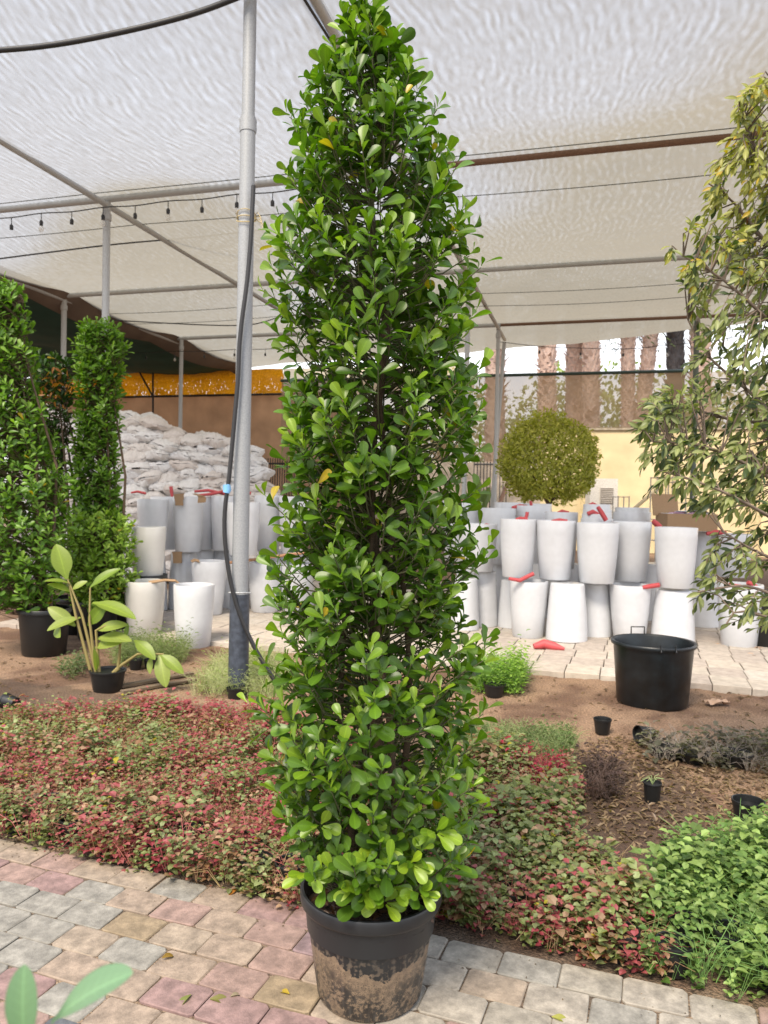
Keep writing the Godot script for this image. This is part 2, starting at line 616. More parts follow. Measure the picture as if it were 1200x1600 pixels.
func shade_house() -> void:
	var net := paint(lin(0.345, 0.338, 0.328), 0.9)
	net.albedo_texture = net_texture()
	net.transparency = BaseMaterial3D.TRANSPARENCY_ALPHA
	net.backlight_enabled = true
	net.backlight = Color(0.98, 0.985, 0.98)
	var rows := [-3.6, 0.65, 4.9, 9.15, 13.45, 17.75]
	var s := Shape.new()
	var u0 := -10.7
	var u1 := 7.3
	s.grid(150, 200, func(a: float, b: float) -> Vector3:
		var u := lerpf(u0, u1, a)
		var v := lerpf(4.95, 19.35 - 0.28 * u, b)
		var k := fposmod(v - 0.65, 4.27) / 4.27
		var j := fposmod(u - 2.05, 4.3) / 4.3
		var sag := 0.16 * sin(PI * k) + 0.05 * sin(PI * j) * sin(PI * k)
		return grid_at(u, v, 5.67 - sag + warp.get_noise_2d(u * 3.0, v * 3.0) * 0.02))
	var roof := part("shade_net", s.mesh(), net, self)
	tag(roof, "pale cream knitted shade net stretched over the pipe frame as a roof", "shade net")
	for r: Array in [[-4.9, "cream seam cord sewn into the net roof, nearest the tree top"], [9.95, "dark seam cord under the net roof, just behind the rusty pipe"], [14.6, "thin dark seam cord under the farther roof bay"], [15.4, "faint seam cord under the farthest roof bay"], [8.9, "dark cord along the net edge above the rusty pipe"]]:
		if r[0] < 0:
			continue
		var c := Shape.new()
		var pts := []
		for k in 41:
			var u := lerpf(-10.6, 7.0, k / 40.0)
			var kk := fposmod(r[0] - 0.65, 4.27) / 4.27
			pts.append(grid_at(u, r[0], 5.64 - 0.16 * sin(PI * kk) - 0.05 * sin(PI * kk) * sin(PI * fposmod(u - 2.05, 4.3) / 4.3) - 0.02))
		c.tube(pts, [0.006], 5)
		tag(part("seam_cord", c.mesh(), paint(lin(0.10, 0.11, 0.10), 0.8), self), r[1], "cord")
	# frame
	for r: Array in [[9.15, "long galvanised roof pipe in front, crossing behind the tree"], [13.45, "galvanised roof pipe across the middle of the shade house"], [17.75, "farthest galvanised roof pipe above the heap of sacks"]]:
		pipe("roof_pipe", r[1], "pipe", grid_at(-11.2, r[0], 5.6), grid_at(-2.2, r[0], 5.6), 0.045, M.steel)
	pipe("roof_pipe", "rusty brown roof pipe above the round tree, ending in the yellowing tree", "pipe", grid_at(-2.2, 9.15, 5.6), grid_at(7.2, 9.15, 5.6), 0.038, M.rust)
	pipe("roof_pipe", "thin galvanised roof pipe between the rusty pipe and the palms", "pipe", grid_at(-2.2, 13.45, 5.6), grid_at(7.2, 13.45, 5.6), 0.04, M.steel)
	pipe("roof_pipe", "thin reddish rusty roof pipe just above the palm trunks", "pipe", grid_at(-2.2, 17.75, 5.6), grid_at(7.2, 17.75, 5.6), 0.035, M.rust)
	for r: Array in [[-10.7, "long roof pipe along the edge of the dark green net"], [-6.6, "long roof pipe running away over the two clipped columns"], [-2.25, "long roof pipe running away behind the tall potted tree"], [2.05, "long roof pipe running away behind the yellowing tree"]]:
		pipe("roof_pipe", r[1], "pipe", grid_at(r[0], 0.0, 5.52), grid_at(r[0], 19.0, 5.52), 0.042, M.steel)
	post("galvanised post rising behind the slim clipped column", -6.6, 9.15, 0.05, M.steel)
	post("galvanised post between the two clipped columns, under the dark net edge", -10.7, 13.45, 0.055, M.steel)
	post("thin galvanised post standing in the heap of white sacks", -10.5, 17.75, 0.05, M.steel)
	post("galvanised post just behind the tall tree, beside the screen", -2.25, 13.45, 0.045, M.steel)
	post("thin galvanised post between the tall tree and the round tree", -2.25, 17.75, 0.045, M.steel)
	post("greenish post behind the yellowing tree, by the dark palm trunk", 2.05, 17.75, 0.06, grained(lin(0.16, 0.20, 0.17), 0.6, fine, 3.0))
	# main post: bare pipe, socketed upper length, plastic sleeve at the foot
	var foot := ground(372, 1085)
	var mp := thing("steel_post", "tall grey galvanised post with a dark plastic sleeve at its foot", "post", foot)
	var lean := (at(391, 0, -foot.z + 0.05) - at(372, 1085, -foot.z)).normalized()
	var q := func(h: float) -> Vector3: return lean * (h / lean.y)
	var sh := Shape.new()
	sh.tube([q.call(-0.1), q.call(2.0), q.call(4.42)], [0.066, 0.062, 0.058], 20)
	part("lower_shaft", sh.mesh(), M.pole, mp)
	sh = Shape.new()
	sh.tube([q.call(4.38), q.call(5.0), q.call(6.0)], [0.05], 20)
	part("upper_shaft", sh.mesh(), M.pole, mp)
	sh = Shape.new()
	sh.tube([q.call(4.34), q.call(4.37), q.call(4.40), q.call(4.43), q.call(4.46)], [0.063, 0.068, 0.064, 0.068, 0.055], 20)
	part("joint_ring", sh.mesh(), M.pole, mp)
	sh = Shape.new()
	sh.tube([q.call(-0.05), q.call(0.4), q.call(0.78)], [0.079, 0.078, 0.076], 20)
	part("plastic_sleeve", sh.mesh(), grained(lin(0.075, 0.09, 0.12), 0.4, blotch, 3.0), mp)
	# the diagonal prop and its wires at the top
	pipe("roof_brace", "grey brace pipe slanting down behind the tree top", "pipe", at(470, -40, 6.1), at(560, 110, 7.4), 0.05, M.steel)
	wire("power_cable", "dark cable with a bare bulb hanging beside the tree top", [at(470, -10, 6.0), at(495, 30, 6.3), at(530, 85, 7.0)], 0.012)
	# cables
	wire("power_cable", "thick dark cable sagging across the top corner under the net", [at(-90, 84, 6.0), at(60, 73, 5.95), at(180, 52, 5.9), at(300, 22, 5.85), at(391, -12, 5.8)], 0.022)
	wire("power_cable", "thin dark cable slung under the roof behind the post", [at(-60, 412, 11.6), at(160, 384, 11.6), at(300, 371, 12.2), at(450, 355, 12.8)], 0.012)
	wire("power_cable", "thin cable sagging below the middle roof pipe", [grid_at(-10.6, 14.5, 5.35), grid_at(-7.5, 15.0, 5.2), grid_at(-6.0, 15.0, 5.36), grid_at(-3.0, 15.4, 5.0)], 0.012)
	var z := -foot.z - 0.08
	var run := wire("power_cable", "black cable tied down the grey post and bowing out beside it", [at(396, 290, z), at(392, 370, z), at(386, 440, z), at(378, 500, z), at(374, 540, z), at(372, 590, z), at(366, 660, z), at(358, 745, z), at(352, 790, z), at(351, 835, z), at(357, 890, z), at(368, 940, z), at(385, 985, z), at(405, 1025, z), at(428, 1062, z)], 0.017)
	var tape := Shape.new()
	tape.tube([at(354, 757, z), at(355, 765, z), at(354, 770, z)], [0.028, 0.032, 0.026], 8)
	part("blue_tape", tape.mesh(), paint(lin(0.18, 0.42, 0.70), 0.4), run)
	var tie := Shape.new()
	var ring := []
	for k in 14:
		var g := TAU * k / 13.0
		ring.append(q.call(0.79) + Vector3(cos(g) * 0.085, sin(g) * 0.01, sin(g) * 0.085))
	tie.tube(ring, [0.005], 5, false)
	part("wire_tie", tie.mesh(), M.steel, mp)
	var twine := Shape.new()
	for w in 3:
		ring = []
		for k in 14:
			var g := TAU * k / 13.0
			ring.append(q.call(3.66 + w * 0.02) + Vector3(cos(g) * 0.074, sin(g) * 0.03 * (w - 1), sin(g) * 0.074))
		twine.tube(ring, [0.004], 4, false)
	for w in 4:
		twine.tube([q.call(3.67) + Vector3(0.06, 0, 0.05), q.call(3.67) + Vector3(0.10 + w * 0.015, 0.03 - w * 0.03, 0.08), q.call(3.67) + Vector3(0.13, -0.02 - w * 0.03, 0.09)], [0.004, 0.003, 0.002], 4)
	part("twine", twine.mesh(), paint(lin(0.5, 0.4, 0.2), 0.8), mp)
	light_string("string of hanging lamp sockets below the front roof pipe", 9.0, -8.55, -2.3, 5.43, 0.5, 0.0)
	light_string("string of small bulbs strung in front of the dark net and sacks", 17.6, -14.0, -2.5, 5.28, 0.85, 0.05)
	light_string("string of small bulbs sagging above the palm trunks", 18.4, -2.3, 4.0, 5.35, 0.95, 0.25)

func wire(called: String, label: String, pts: Array, r: float) -> Node3D:
	var c := Curve3D.new()
	for i in pts.size():
		var t: Vector3 = (pts[mini(i + 1, pts.size() - 1)] - pts[maxi(i - 1, 0)]) / 6.0
		c.add_point(pts[i], -t, t)
	var out := []
	var l := c.get_baked_length()
	for k in 49:
		out.append(c.sample_baked(l * k / 48.0, true))
	var s := Shape.new()
	s.tube(out, [r], 8)
	var o := part(called, s.mesh(), M.cable, self)
	return tag(o, label, "cable")

func light_string(label: String, v: float, u0: float, u1: float, y: float, gap: float, sag: float) -> void:
	var pts := []
	var n := int((u1 - u0) / gap)
	for k in n + 1:
		var u := u0 + gap * k
		pts.append(grid_at(u, v, y - sag * sin(PI * k / n) - (0.02 if k % 2 else 0.0)))
	var o := wire("light_string", label, pts, 0.008)
	o.set_meta("category", "light string")
	for k in range(1, n):
		var p: Vector3 = pts[k]
		var s := Shape.new()
		s.tube([p, p + Vector3(0, -0.10, 0)], [0.006], 5)
		s.lathe([Vector2(0.0, -0.17), Vector2(0.024, -0.17), Vector2(0.026, -0.12), Vector2(0.016, -0.10), Vector2(0, -0.095)], 10, p)
		var socket := part("lamp_socket", s.mesh(), M.cable, o)
		if k % 2 == 0:
			var b := Shape.new()
			b.lathe([Vector2(0.0, -0.262), Vector2(0.02, -0.255), Vector2(0.034, -0.235), Vector2(0.036, -0.215), Vector2(0.02, -0.185), Vector2(0.014, -0.172)], 12, p)
			part("glass_bulb", b.mesh(), M.bulb, socket)

# ---------------------------------------------------------------- screens, walls, palms
func on_v(x: float, y: float, vv: float) -> Vector3:           # that line of sight where it meets the plane v = vv
	var d := sight(x, y)
	return EYE + d * ((vv - EYE.x * sin(TH)) / (d.x * sin(TH) - d.z * cos(TH)))

func hanging(u0: float, u1: float, v: float, y_low: Callable, y_top: float, fold: float, wave: float) -> ArrayMesh:
	var s := Shape.new()
	s.grid(int((u1 - u0) * 10), 14, func(a: float, b: float) -> Vector3:
		var u := lerpf(u0, u1, a)
		var deep := sin(u * TAU / wave + warp.get_noise_2d(u * 2.0, 5.0) * 4.0) * fold * (0.3 + 0.7 * b) + warp.get_noise_2d(u * 3.0, b * 6.0) * fold
		return grid_at(u, v + deep, lerpf(y_top, y_low.call(u), b)))
	return s.mesh()

func cloth(c: Color, through: Color, alpha := 1.0) -> StandardMaterial3D:
	var m := grained(c, 0.85, noise_tex(0.006, 0.82, 1.0, 6, 44), 0.4)
	m.backlight_enabled = true
	m.backlight = through
	if alpha < 1.0:
		m.transparency = BaseMaterial3D.TRANSPARENCY_ALPHA
		m.albedo_color.a = alpha
	return m

func screens() -> void:
	# the dark second net beside the pale roof
	var s := Shape.new()
	s.grid(60, 100, func(a: float, b: float) -> Vector3:
		var u := lerpf(-24.0, -10.72, a)
		var v := lerpf(6.0, 22.3, b)
		return grid_at(u, v, 5.56 - 0.15 * absf(sin((u + 10.72) * 0.73)) - 0.12 * sin(PI * fposmod(v - 0.65, 4.27) / 4.27) + warp.get_noise_2d(u * 2.0, v * 2.0) * 0.03))
	tag(part("shade_net", s.mesh(), cloth(lin(0.02, 0.06, 0.048), Color(0.12, 0.25, 0.2)), self), "dark green shade net roofing the bay behind the clipped columns", "shade net")
	var hem := Shape.new()
	hem.grid(8, 90, func(a: float, b: float) -> Vector3:
		var v := lerpf(6.0, 22.0, b)
		return grid_at(-10.55 - a * 0.4, v, 5.64 - a * (0.26 + 0.16 * absf(sin(v * 0.74))) - 0.05 * sin(PI * a)))
	tag(part("net_hem", hem.mesh(), cloth(lin(0.20, 0.15, 0.12), Color(0.3, 0.25, 0.2)), self), "brownish folded hem of the pale net hanging over the dark green net", "net hem")
	# left end: orange tarpaulin over a brown screen
	var vo := 22.0
	var pl := on_v(170, 575, vo)
	var pr := on_v(442, 575, vo)
	var ul := pl.x * cos(TH) + pl.z * sin(TH)
	var ur := pr.x * cos(TH) + pr.z * sin(TH)
	var y_hi := 5.5
	var y_mid := on_v(300, 619, vo).y
	var tp := cloth(lin(0.92, 0.47, 0.04), Color(1.0, 0.9, 0.4))
	tp.roughness = 0.5
	var torn := Image.create(1024, 128, false, Image.FORMAT_RGBA8)
	for j in 128:
		for i in 1024:
			var slit := warp.get_noise_2d(i * 0.8, j * 0.05 + 40.0) + 0.35 * warp.get_noise_2d(i * 2.6, j * 0.5)
			var tone := 0.84 + 0.16 * warp.get_noise_2d(i * 0.4, j * 0.3 + 9.0)
			torn.set_pixel(i, j, Color(tone, tone, tone, 0.0 if slit > 0.50 + 0.30 * absf(j / 128.0 - 0.78) and j > 40 else 1.0))
	tp.albedo_texture = ImageTexture.create_from_image(torn)
	tp.uv1_triplanar = false
	tp.uv1_scale = Vector3.ONE
	tp.transparency = BaseMaterial3D.TRANSPARENCY_ALPHA_SCISSOR
	tp.alpha_scissor_threshold = 0.5
	tag(part("tarpaulin", hanging(ul - 3.0, ur, vo, func(_u: float) -> float: return y_mid, y_hi, 0.10, 0.8), tp, self), "bright orange tarpaulin hung along the far end above the brown screen", "tarpaulin")
	var pale := cloth(lin(0.60, 0.50, 0.28), Color(1.0, 0.9, 0.6), 0.8)
	tag(part("tarpaulin", hanging(ur + 0.01, ur + 6.0, vo + 0.05, func(_u: float) -> float: return y_mid - 0.05, y_hi, 0.06, 0.7), pale, self), "pale yellow sheet hung beside the orange tarpaulin, behind the post", "tarpaulin")
	pipe("screen_rail", "dark rail between the orange tarpaulin and the brown screen", "rail", grid_at(ul - 3, vo - 0.1, y_mid), grid_at(ur + 1.6, vo - 0.1, y_mid), 0.035, M.cable)
	tag(part("screen_fabric", hanging(ul - 4.0, ur + 2.0, vo + 0.02, func(_u: float) -> float: return 0.0, y_mid, 0.05, 1.9), cloth(lin(0.50, 0.36, 0.25), Color(0.85, 0.72, 0.6)), self), "brown screen fabric hanging behind the heap of white sacks", "screen")
	pipe("screen_post", "thin dark post holding up the brown screen behind the sacks", "post", on_v(239, 700, 21.6), on_v(239, 575, 21.6), 0.03, M.cable)
	pipe("screen_brace", "thin dark brace slanting across the orange tarpaulin", "brace", on_v(238, 618, 21.6), on_v(216, 578, 21.6), 0.03, M.cable)
	# right end: see-through brown screen on a pipe rail
	var vr := 19.4
	pl = on_v(440, 600, vr)
	pr = on_v(1075, 579, vr)
	var ua := pl.x * cos(TH) + pl.z * sin(TH)
	var ub := pr.x * cos(TH) + pr.z * sin(TH)
	y_hi = on_v(1000, 583, vr).y
	var low_l := on_v(720, 721, vr).y
	var low_r := on_v(960, 669, vr).y
	var us := on_v(860, 669, vr)
	var u_step := us.x * cos(TH) + us.z * sin(TH)
	var scr := cloth(lin(0.50, 0.40, 0.30), Color(0.85, 0.76, 0.6), 0.74)
	tag(part("screen_fabric", hanging(ua, 6.0, vr, func(u: float) -> float: return lerpf(low_l, low_r, smoothstep(u_step - 0.3, u_step + 0.3, u)), y_hi, 0.04, 1.4), scr, self), "see-through brown screen hung on a rail in front of the palm trunks", "screen")
	pipe("screen_rail", "dark green rail along the top of the see-through screen", "rail", grid_at(ua, vr - 0.05, y_hi + 0.02), grid_at(ub, vr - 0.05, y_hi + 0.02), 0.04, grained(lin(0.05, 0.09, 0.075), 0.6, fine, 3.0))
	pipe("screen_post", "slanting grey post leaning against the see-through screen", "post", on_v(768, 800, 18.6), on_v(788, 535, 18.6), 0.045, M.steel)
	# the walls behind
	var vw := 24.5
	var top := on_v(1000, 672, vw).y
	var w := Shape.new()
	var a := on_v(846, 700, vw)
	var uw := a.x * cos(TH) + a.z * sin(TH)
	var bs := Basis(Vector3.UP, TH * -1.0)
	bs = Basis(Vector3(cos(TH), 0, sin(TH)), Vector3.UP, Vector3(-sin(TH), 0, cos(TH)))
	w.box(grid_at((uw + 14.0) * 0.5, vw + 0.15, top * 0.5), Vector3(14.0 - uw, top, 0.3), bs)
	var yw := thing("garden_wall", "tall yellow plastered wall behind the round tree", "wall")
	part("wall", w.mesh(), grained(lin(0.70, 0.575, 0.34), 0.9, noise_tex(0.006, 0.86, 1.0, 6, 17), 0.3), yw)
	w = Shape.new()
	for k in 5:
		w.box(grid_at(uw + 1.4 + k * 2.4, vw - 0.045, top * 0.5 - 0.05), Vector3(0.34, top - 0.1, 0.09), bs)
	part("pilaster", w.mesh(), grained(lin(0.70, 0.56, 0.31), 0.9, fine, 0.5), yw)
	w = Shape.new()
	w.box(grid_at((uw + 14.0) * 0.5, vw + 0.15, top + 0.045), Vector3(14.1 - uw, 0.09, 0.42), bs)
	part("coping", w.mesh(), grained(lin(0.5, 0.42, 0.3), 0.9, blotch, 0.6), yw)
	w = Shape.new()
	var low := on_v(720, 722, vw).y
	w.box(grid_at((uw - 22.0) * 0.5, vw + 0.12, low * 0.5), Vector3(uw - 0.01 + 22.0, low, 0.24), bs)
	tag(part("garden_wall", w.mesh(), grained(lin(0.55, 0.47, 0.38), 0.9, blotch, 0.4), self), "lower beige wall behind the tall tree, beside the dark gate", "wall")
	# dark gate between wall and round tree, and a railing
	railing("iron_gate", "dark iron gate of close bars between the tall tree and the round tree", "gate", 741, 792, 717, 792, 23.6, 11)
	railing("iron_railing", "dark iron railing at the end of the heap of sacks", "railing", 404, 460, 716, 790, 20.6, 16)
	# palms
	for p: Array in [[774, 556, 32, "stout palm trunk half hidden by the grey posts", 0.8], [856, 530, 29, "palm trunk with broken stubs beside the round tree", 1.0], [899, 525, 27, "thick pale palm trunk, one of a close pair, nearer the round tree", 1.0], [925, 525, 27, "thick palm trunk of the close pair, on the side of the yellowing tree", 0.95], [983, 515, 22, "slim reddish palm trunk behind the screen", 1.0], [1012, 515, 23, "leaning ragged palm trunk next to the slim one", 0.9], [1057, 515, 27, "dark grey palm trunk beside the green post", 0.0], [1096, 515, 32, "pinkish palm trunk seen through the yellowing tree", 1.0]]:
		palm(p[0], p[1], p[2], p[3], p[4])
	for k in 7:
		var x := 690.0 + k * 95.0
		far_tree(at(x, 790, 38.0 + 4.0 * sin(k * 2.1)), rf(7.0, 9.0), rf(2.4, 3.0), ["pale green tree behind the palms, beside the tall tree", "pale green tree behind the palms above the round tree", "light yellow-green tree between the first palm trunks", "pale bushy tree behind the close pair of palm trunks", "pale green tree behind the slim palm trunk", "pale green tree behind the dark palm trunk", "pale green tree behind the yellowing tree"][k])

func railing(called: String, label: String, cat: String, x0: float, x1: float, y0: float, y1: float, v: float, n: int) -> void:
	var o := thing(called, label, cat, on_v((x0 + x1) * 0.5, y1, v) * Vector3(1, 0, 1))
	var org := o.position
	for k in n:
		var x := lerpf(x0, x1, float(k) / (n - 1))
		var hi := on_v(x, y0, v) - org
		var s := Shape.new()
		s.tube([Vector3(hi.x, 0, hi.z), hi], [0.016], 6)
		part("bar", s.mesh(), M.cable, o)
	for t: float in [0.06, 0.9]:
		var s := Shape.new()
		var a := on_v(x0, y0, v) - org
		var b := on_v(x1, y0, v) - org
		s.tube([Vector3(a.x, a.y * (1 - t), a.z), Vector3(b.x, b.y * (1 - t), b.z)], [0.028], 6)
		part("rail", s.mesh(), M.cable, o)

func palm(x: float, y: float, w_px: float, label: String, warm: float) -> void:
	var depth := 26.5 + rf(-0.8, 0.8)
	var slant := 30.0 if label.begins_with("leaning") else 0.0
	var foot := at(x - slant, 790, depth) * Vector3(1, 0, 1)
	var lean := at(x, y, depth) - at(x - slant, 790, depth)
	var r := w_px * 0.5 * depth / F
	var o := thing("palm_tree", label, "palm", foot, "palms behind the screen")
	var top := 8.6
	var s := Shape.new()
	var pts := []
	var rad := []
	for k in 26:
		var h := top * k / 25.0
		pts.append(Vector3(lean.x * h / 6.0, h, 0))
		rad.append(r * rf(0.82, 0.96))
	s.tube(pts, rad, 12)
	var bark := Color(0.88, 0.66, 0.56).lerp(Color(0.11, 0.10, 0.105), 1.0 - warm)
	part("trunk", s.mesh(), grained(lin(bark.r, bark.g, bark.b), 0.95, noise_tex(0.05, 0.62, 1.0, 4, 61, 256), 1.5, fine, 1.5), o)
	var st := Shape.new()
	var turn := 0.0
	for k in 420:
		var h := 2.0 + (top - 2.0) * k / 420.0
		turn += 2.4
		var c := Vector3(lean.x * h / 6.0, h, 0)
		var outw := Vector3(cos(turn), 0, sin(turn))
		var side := Vector3(-sin(turn), 0, cos(turn)) * r * rf(0.25, 0.45)
		var b := c + outw * r * 0.75
		var tip := c + outw * r * (rf(1.0, 1.2) if rng.randf() < 0.8 else rf(1.3, 1.9)) + Vector3(0, rf(0.02, 0.22), 0)
		var down := Vector3(0, -0.08, 0)
		var tone := rf(0.72, 1.0)
		st.c = Color(tone, tone, tone)
		st.tri(b - side + down, tip, b + down + outw * r * 0.22)
		st.tri(b + down + outw * r * 0.22, tip, b + side + down)
	var boots := grained(lin(bark.r * 1.15, bark.g * 1.1, bark.b * 1.05), 0.95, fine, 2.0)
	boots.vertex_color_use_as_albedo = true
	part("leaf_stub", st.mesh(), boots, o).set_meta("kind", "stuff")
	var fr := Shape.new()
	for k in 26:
		var g := TAU * k / 26.0 + rf(-0.1, 0.1)
		var rise := rf(0.1, 1.3)
		var c := Vector3(lean.x * top / 6.0, top, 0)
		for j in 18:
			var t := (j + 1) / 18.0
			var p := c + Vector3(cos(g), 0, sin(g)) * 2.6 * t + Vector3(0, rise * t * 1.6 - t * t * 2.0, 0)
			for sd: float in [-1.0, 1.0]:
				var sw := Vector3(-sin(g), -0.35, cos(g) * 1.0) * sd * 0.42 * (1.0 - t * 0.5)
				sw.y = -0.15
				fr.tri(p, p + sw + Vector3(cos(g), 0, sin(g)) * 0.2, p + Vector3(cos(g), 0, sin(g)) * 0.06)
	part("crown", fr.mesh(), paint(lin(0.10, 0.14, 0.05), 0.6), o).set_meta("kind", "stuff")

func far_tree(foot: Vector3, tall: float, wide: float, label: String) -> void:
	foot.y = 0
	var o := thing("background_tree", label, "tree", foot, "trees beyond the palms")
	var s := Shape.new()
	s.tube([Vector3.ZERO, Vector3(0.1, tall * 0.3, 0), Vector3(0, tall * 0.75, 0.1)], [0.22, 0.17, 0.06], 8)
	for k in 6:
		var g := k * 1.05
		s.tube([Vector3(0.05, tall * 0.35, 0), Vector3(cos(g) * wide * 0.5, tall * 0.6, sin(g) * wide * 0.5)], [0.1, 0.03], 6)
	part("trunk", s.mesh(), M.wood, o)
	var xfs := []
	var cols := []
	for k in 2600:
		var d := any_dir() * pow(rng.randf(), 0.4)
		var p := Vector3(d.x * wide, tall * 0.56 + d.y * tall * 0.44, d.z * wide)
		if warp.get_noise_3d(p.x * 3 + foot.x, p.y * 3, p.z * 3) < -0.12:
			continue
		xfs.append(aim(any_dir(), any_dir(), rf(0.18, 0.34), p))
		cols.append(Color(0.34, 0.44, 0.13) * rf(0.7, 1.2))
	scatter("crown", leaf_mesh(0.3, 0.3, 0.2, 0.3, 3, 0.02), M.leaf, xfs, cols, o)

# ---------------------------------------------------------------- paving
func paver_outline(l: float, w: float) -> Array:
	var a := l * 0.5
	var b := w * 0.5
	var c := rf(0.005, 0.012)
	var o := [Vector2(-a + c, -b), Vector2(a - c, -b), Vector2(a, -b + c), Vector2(a, b - c), Vector2(a - c, b), Vector2(-a + c, b), Vector2(-a, b - c), Vector2(-a, -b + c)]
	for k in o.size():
		o[k] += Vector2(rf(-0.0025, 0.0025), rf(-0.0025, 0.0025))
	return o

func paving() -> void:
	var pl := 0.196
	var pw := 0.136
	var pal := [Color(0.355, 0.231, 0.213), Color(0.304, 0.213, 0.218), Color(0.386, 0.263, 0.222), Color(0.403, 0.312, 0.239), Color(0.355, 0.270, 0.172), Color(0.312, 0.304, 0.279), Color(0.346, 0.325, 0.283), Color(0.140, 0.149, 0.164), Color(0.410, 0.329, 0.251), Color(0.393, 0.355, 0.294), Color(0.428, 0.382, 0.318)]
	var grain := noise_tex(0.008, 0.60, 1.0, 8, 71, 1024, 0.72)
	var pits := noise_tex(0.10, 0.0, 1.0, 5, 72, 1024)
	var mats := []
	for c: Color in pal:
		mats.append(grained(lin(c.r, c.g, c.b), 0.9, grain, 1.3, pits, 0.09))
	var meshes := []
	for k in 7:
		var s := Shape.new()
		s.prism(paver_outline(pl - 0.0045, pw - 0.0045), -0.06, 0.0, rf(0.003, 0.005), Transform3D(), rf(-0.001, 0.002))
		meshes.append(s.mesh())
	var b := Basis(edge_a, Vector3.UP, edge_b)
	var o := Node3D.new()
	o.name = "paving"
	o.set_meta("kind", "structure")
	o.set_meta("label", "footway of worn pink, buff and grey concrete pavers")
	add_child(o)
	var rest := []
	for k in pal.size():
		rest.append(Shape.new())
	var left := [0, 0, 0, 1, 2, 2, 2, 3, 3, 3, 4, 5, 6, 8, 8, 0]
	var right := [8, 9, 10, 9, 8, 10, 9, 9, 10, 6, 2]
	var n := 0
	for r in range(0, 30):
		for k in range(-24, 40):
			var s0 := (k + (0.5 if r % 2 else 0.0)) * pl + (warp.get_noise_2d(r * 9.0, 3.0) * 0.05)
			var p := edge_p + edge_a * s0 + edge_b * ((r + 0.5) * pw)
			var g := rng.randf()
			var kind: int = left[rng.randi() % left.size()]
			if s0 > 1.72 + 0.1 * (r % 3):
				kind = right[rng.randi() % right.size()]
			elif s0 < 0.85 and r > 1 and g < 0.2:
				kind = 6
			if s0 > 2.9 and r == 2:
				kind = 2
			if r == 6 and k == 6:
				kind = 7
			var xf := Transform3D(b * Basis(Vector3.UP, rf(-0.015, 0.015)) * Basis(Vector3.RIGHT, rf(-0.012, 0.012)) * Basis(Vector3.BACK, rf(-0.010, 0.010)), p + Vector3(0, rf(-0.004, 0.003), 0))
			if r < 14 and s0 > -0.35 and s0 < 3.6:
				part("paver", meshes[rng.randi() % 7], mats[kind], o, xf)
				n += 1
			else:
				rest[kind].prism(paver_outline(pl - 0.0045, pw - 0.0045), -0.06, 0.0, 0.004, xf)
	for k in pal.size():
		if rest[k].v.size() == 0:
			continue
		part("paver_field", rest[k].mesh(), mats[k], o).set_meta("kind", "stuff")
	# slab path under the white planters
	var q := Node3D.new()
	q.name = "slab_path"
	q.set_meta("kind", "structure")
	q.set_meta("label", "raised path of square concrete slabs under the white planters")
	add_child(q)
	var sb := Basis(slab_a, Vector3.UP, -slab_b)
	var slab_grain := noise_tex(0.01, 0.80, 1.0, 8, 73, 1024, 0.65)
	var slab_mats := []
	for c: Color in [Color(0.514, 0.448, 0.381), Color(0.551, 0.486, 0.409), Color(0.476, 0.409, 0.353), Color(0.571, 0.514, 0.448)]:
		slab_mats.append(grained(lin(c.r, c.g, c.b), 0.9, slab_grain, 0.8, pits, 0.08))
	var sl := 0.30
	var sd := 0.36
	var far := []
	for k in 4:
		far.append(Shape.new())
	for r in 18:
		for k in range(-7, 22):
			var p := slab_p + slab_a * ((k + 0.06 * (r % 3)) * sl) + slab_b * ((r + 0.5) * sd)
			var a := sl * 0.5 - 0.004
			var xf := Transform3D(sb * Basis(Vector3.UP, rf(-0.008, 0.008)) * Basis(Vector3.RIGHT, rf(-0.01, 0.01)), p + Vector3(0, 0.05 + rf(-0.005, 0.005), 0))
			var c := sd * 0.5 - 0.004
			var outline := [Vector2(-a, -c), Vector2(a, -c), Vector2(a, c), Vector2(-a, c)]
			if r < 5 and k > -4:
				var s := Shape.new()
				s.prism(outline, -0.09, 0.0, 0.006)
				part("slab", s.mesh(), slab_mats[rng.randi() % 4], q, xf)
			else:
				far[rng.randi() % 4].prism(outline, -0.09, 0.0, 0.006, xf)
	for k in 4:
		part("slab_field", far[k].mesh(), slab_mats[k], q).set_meta("kind", "stuff")

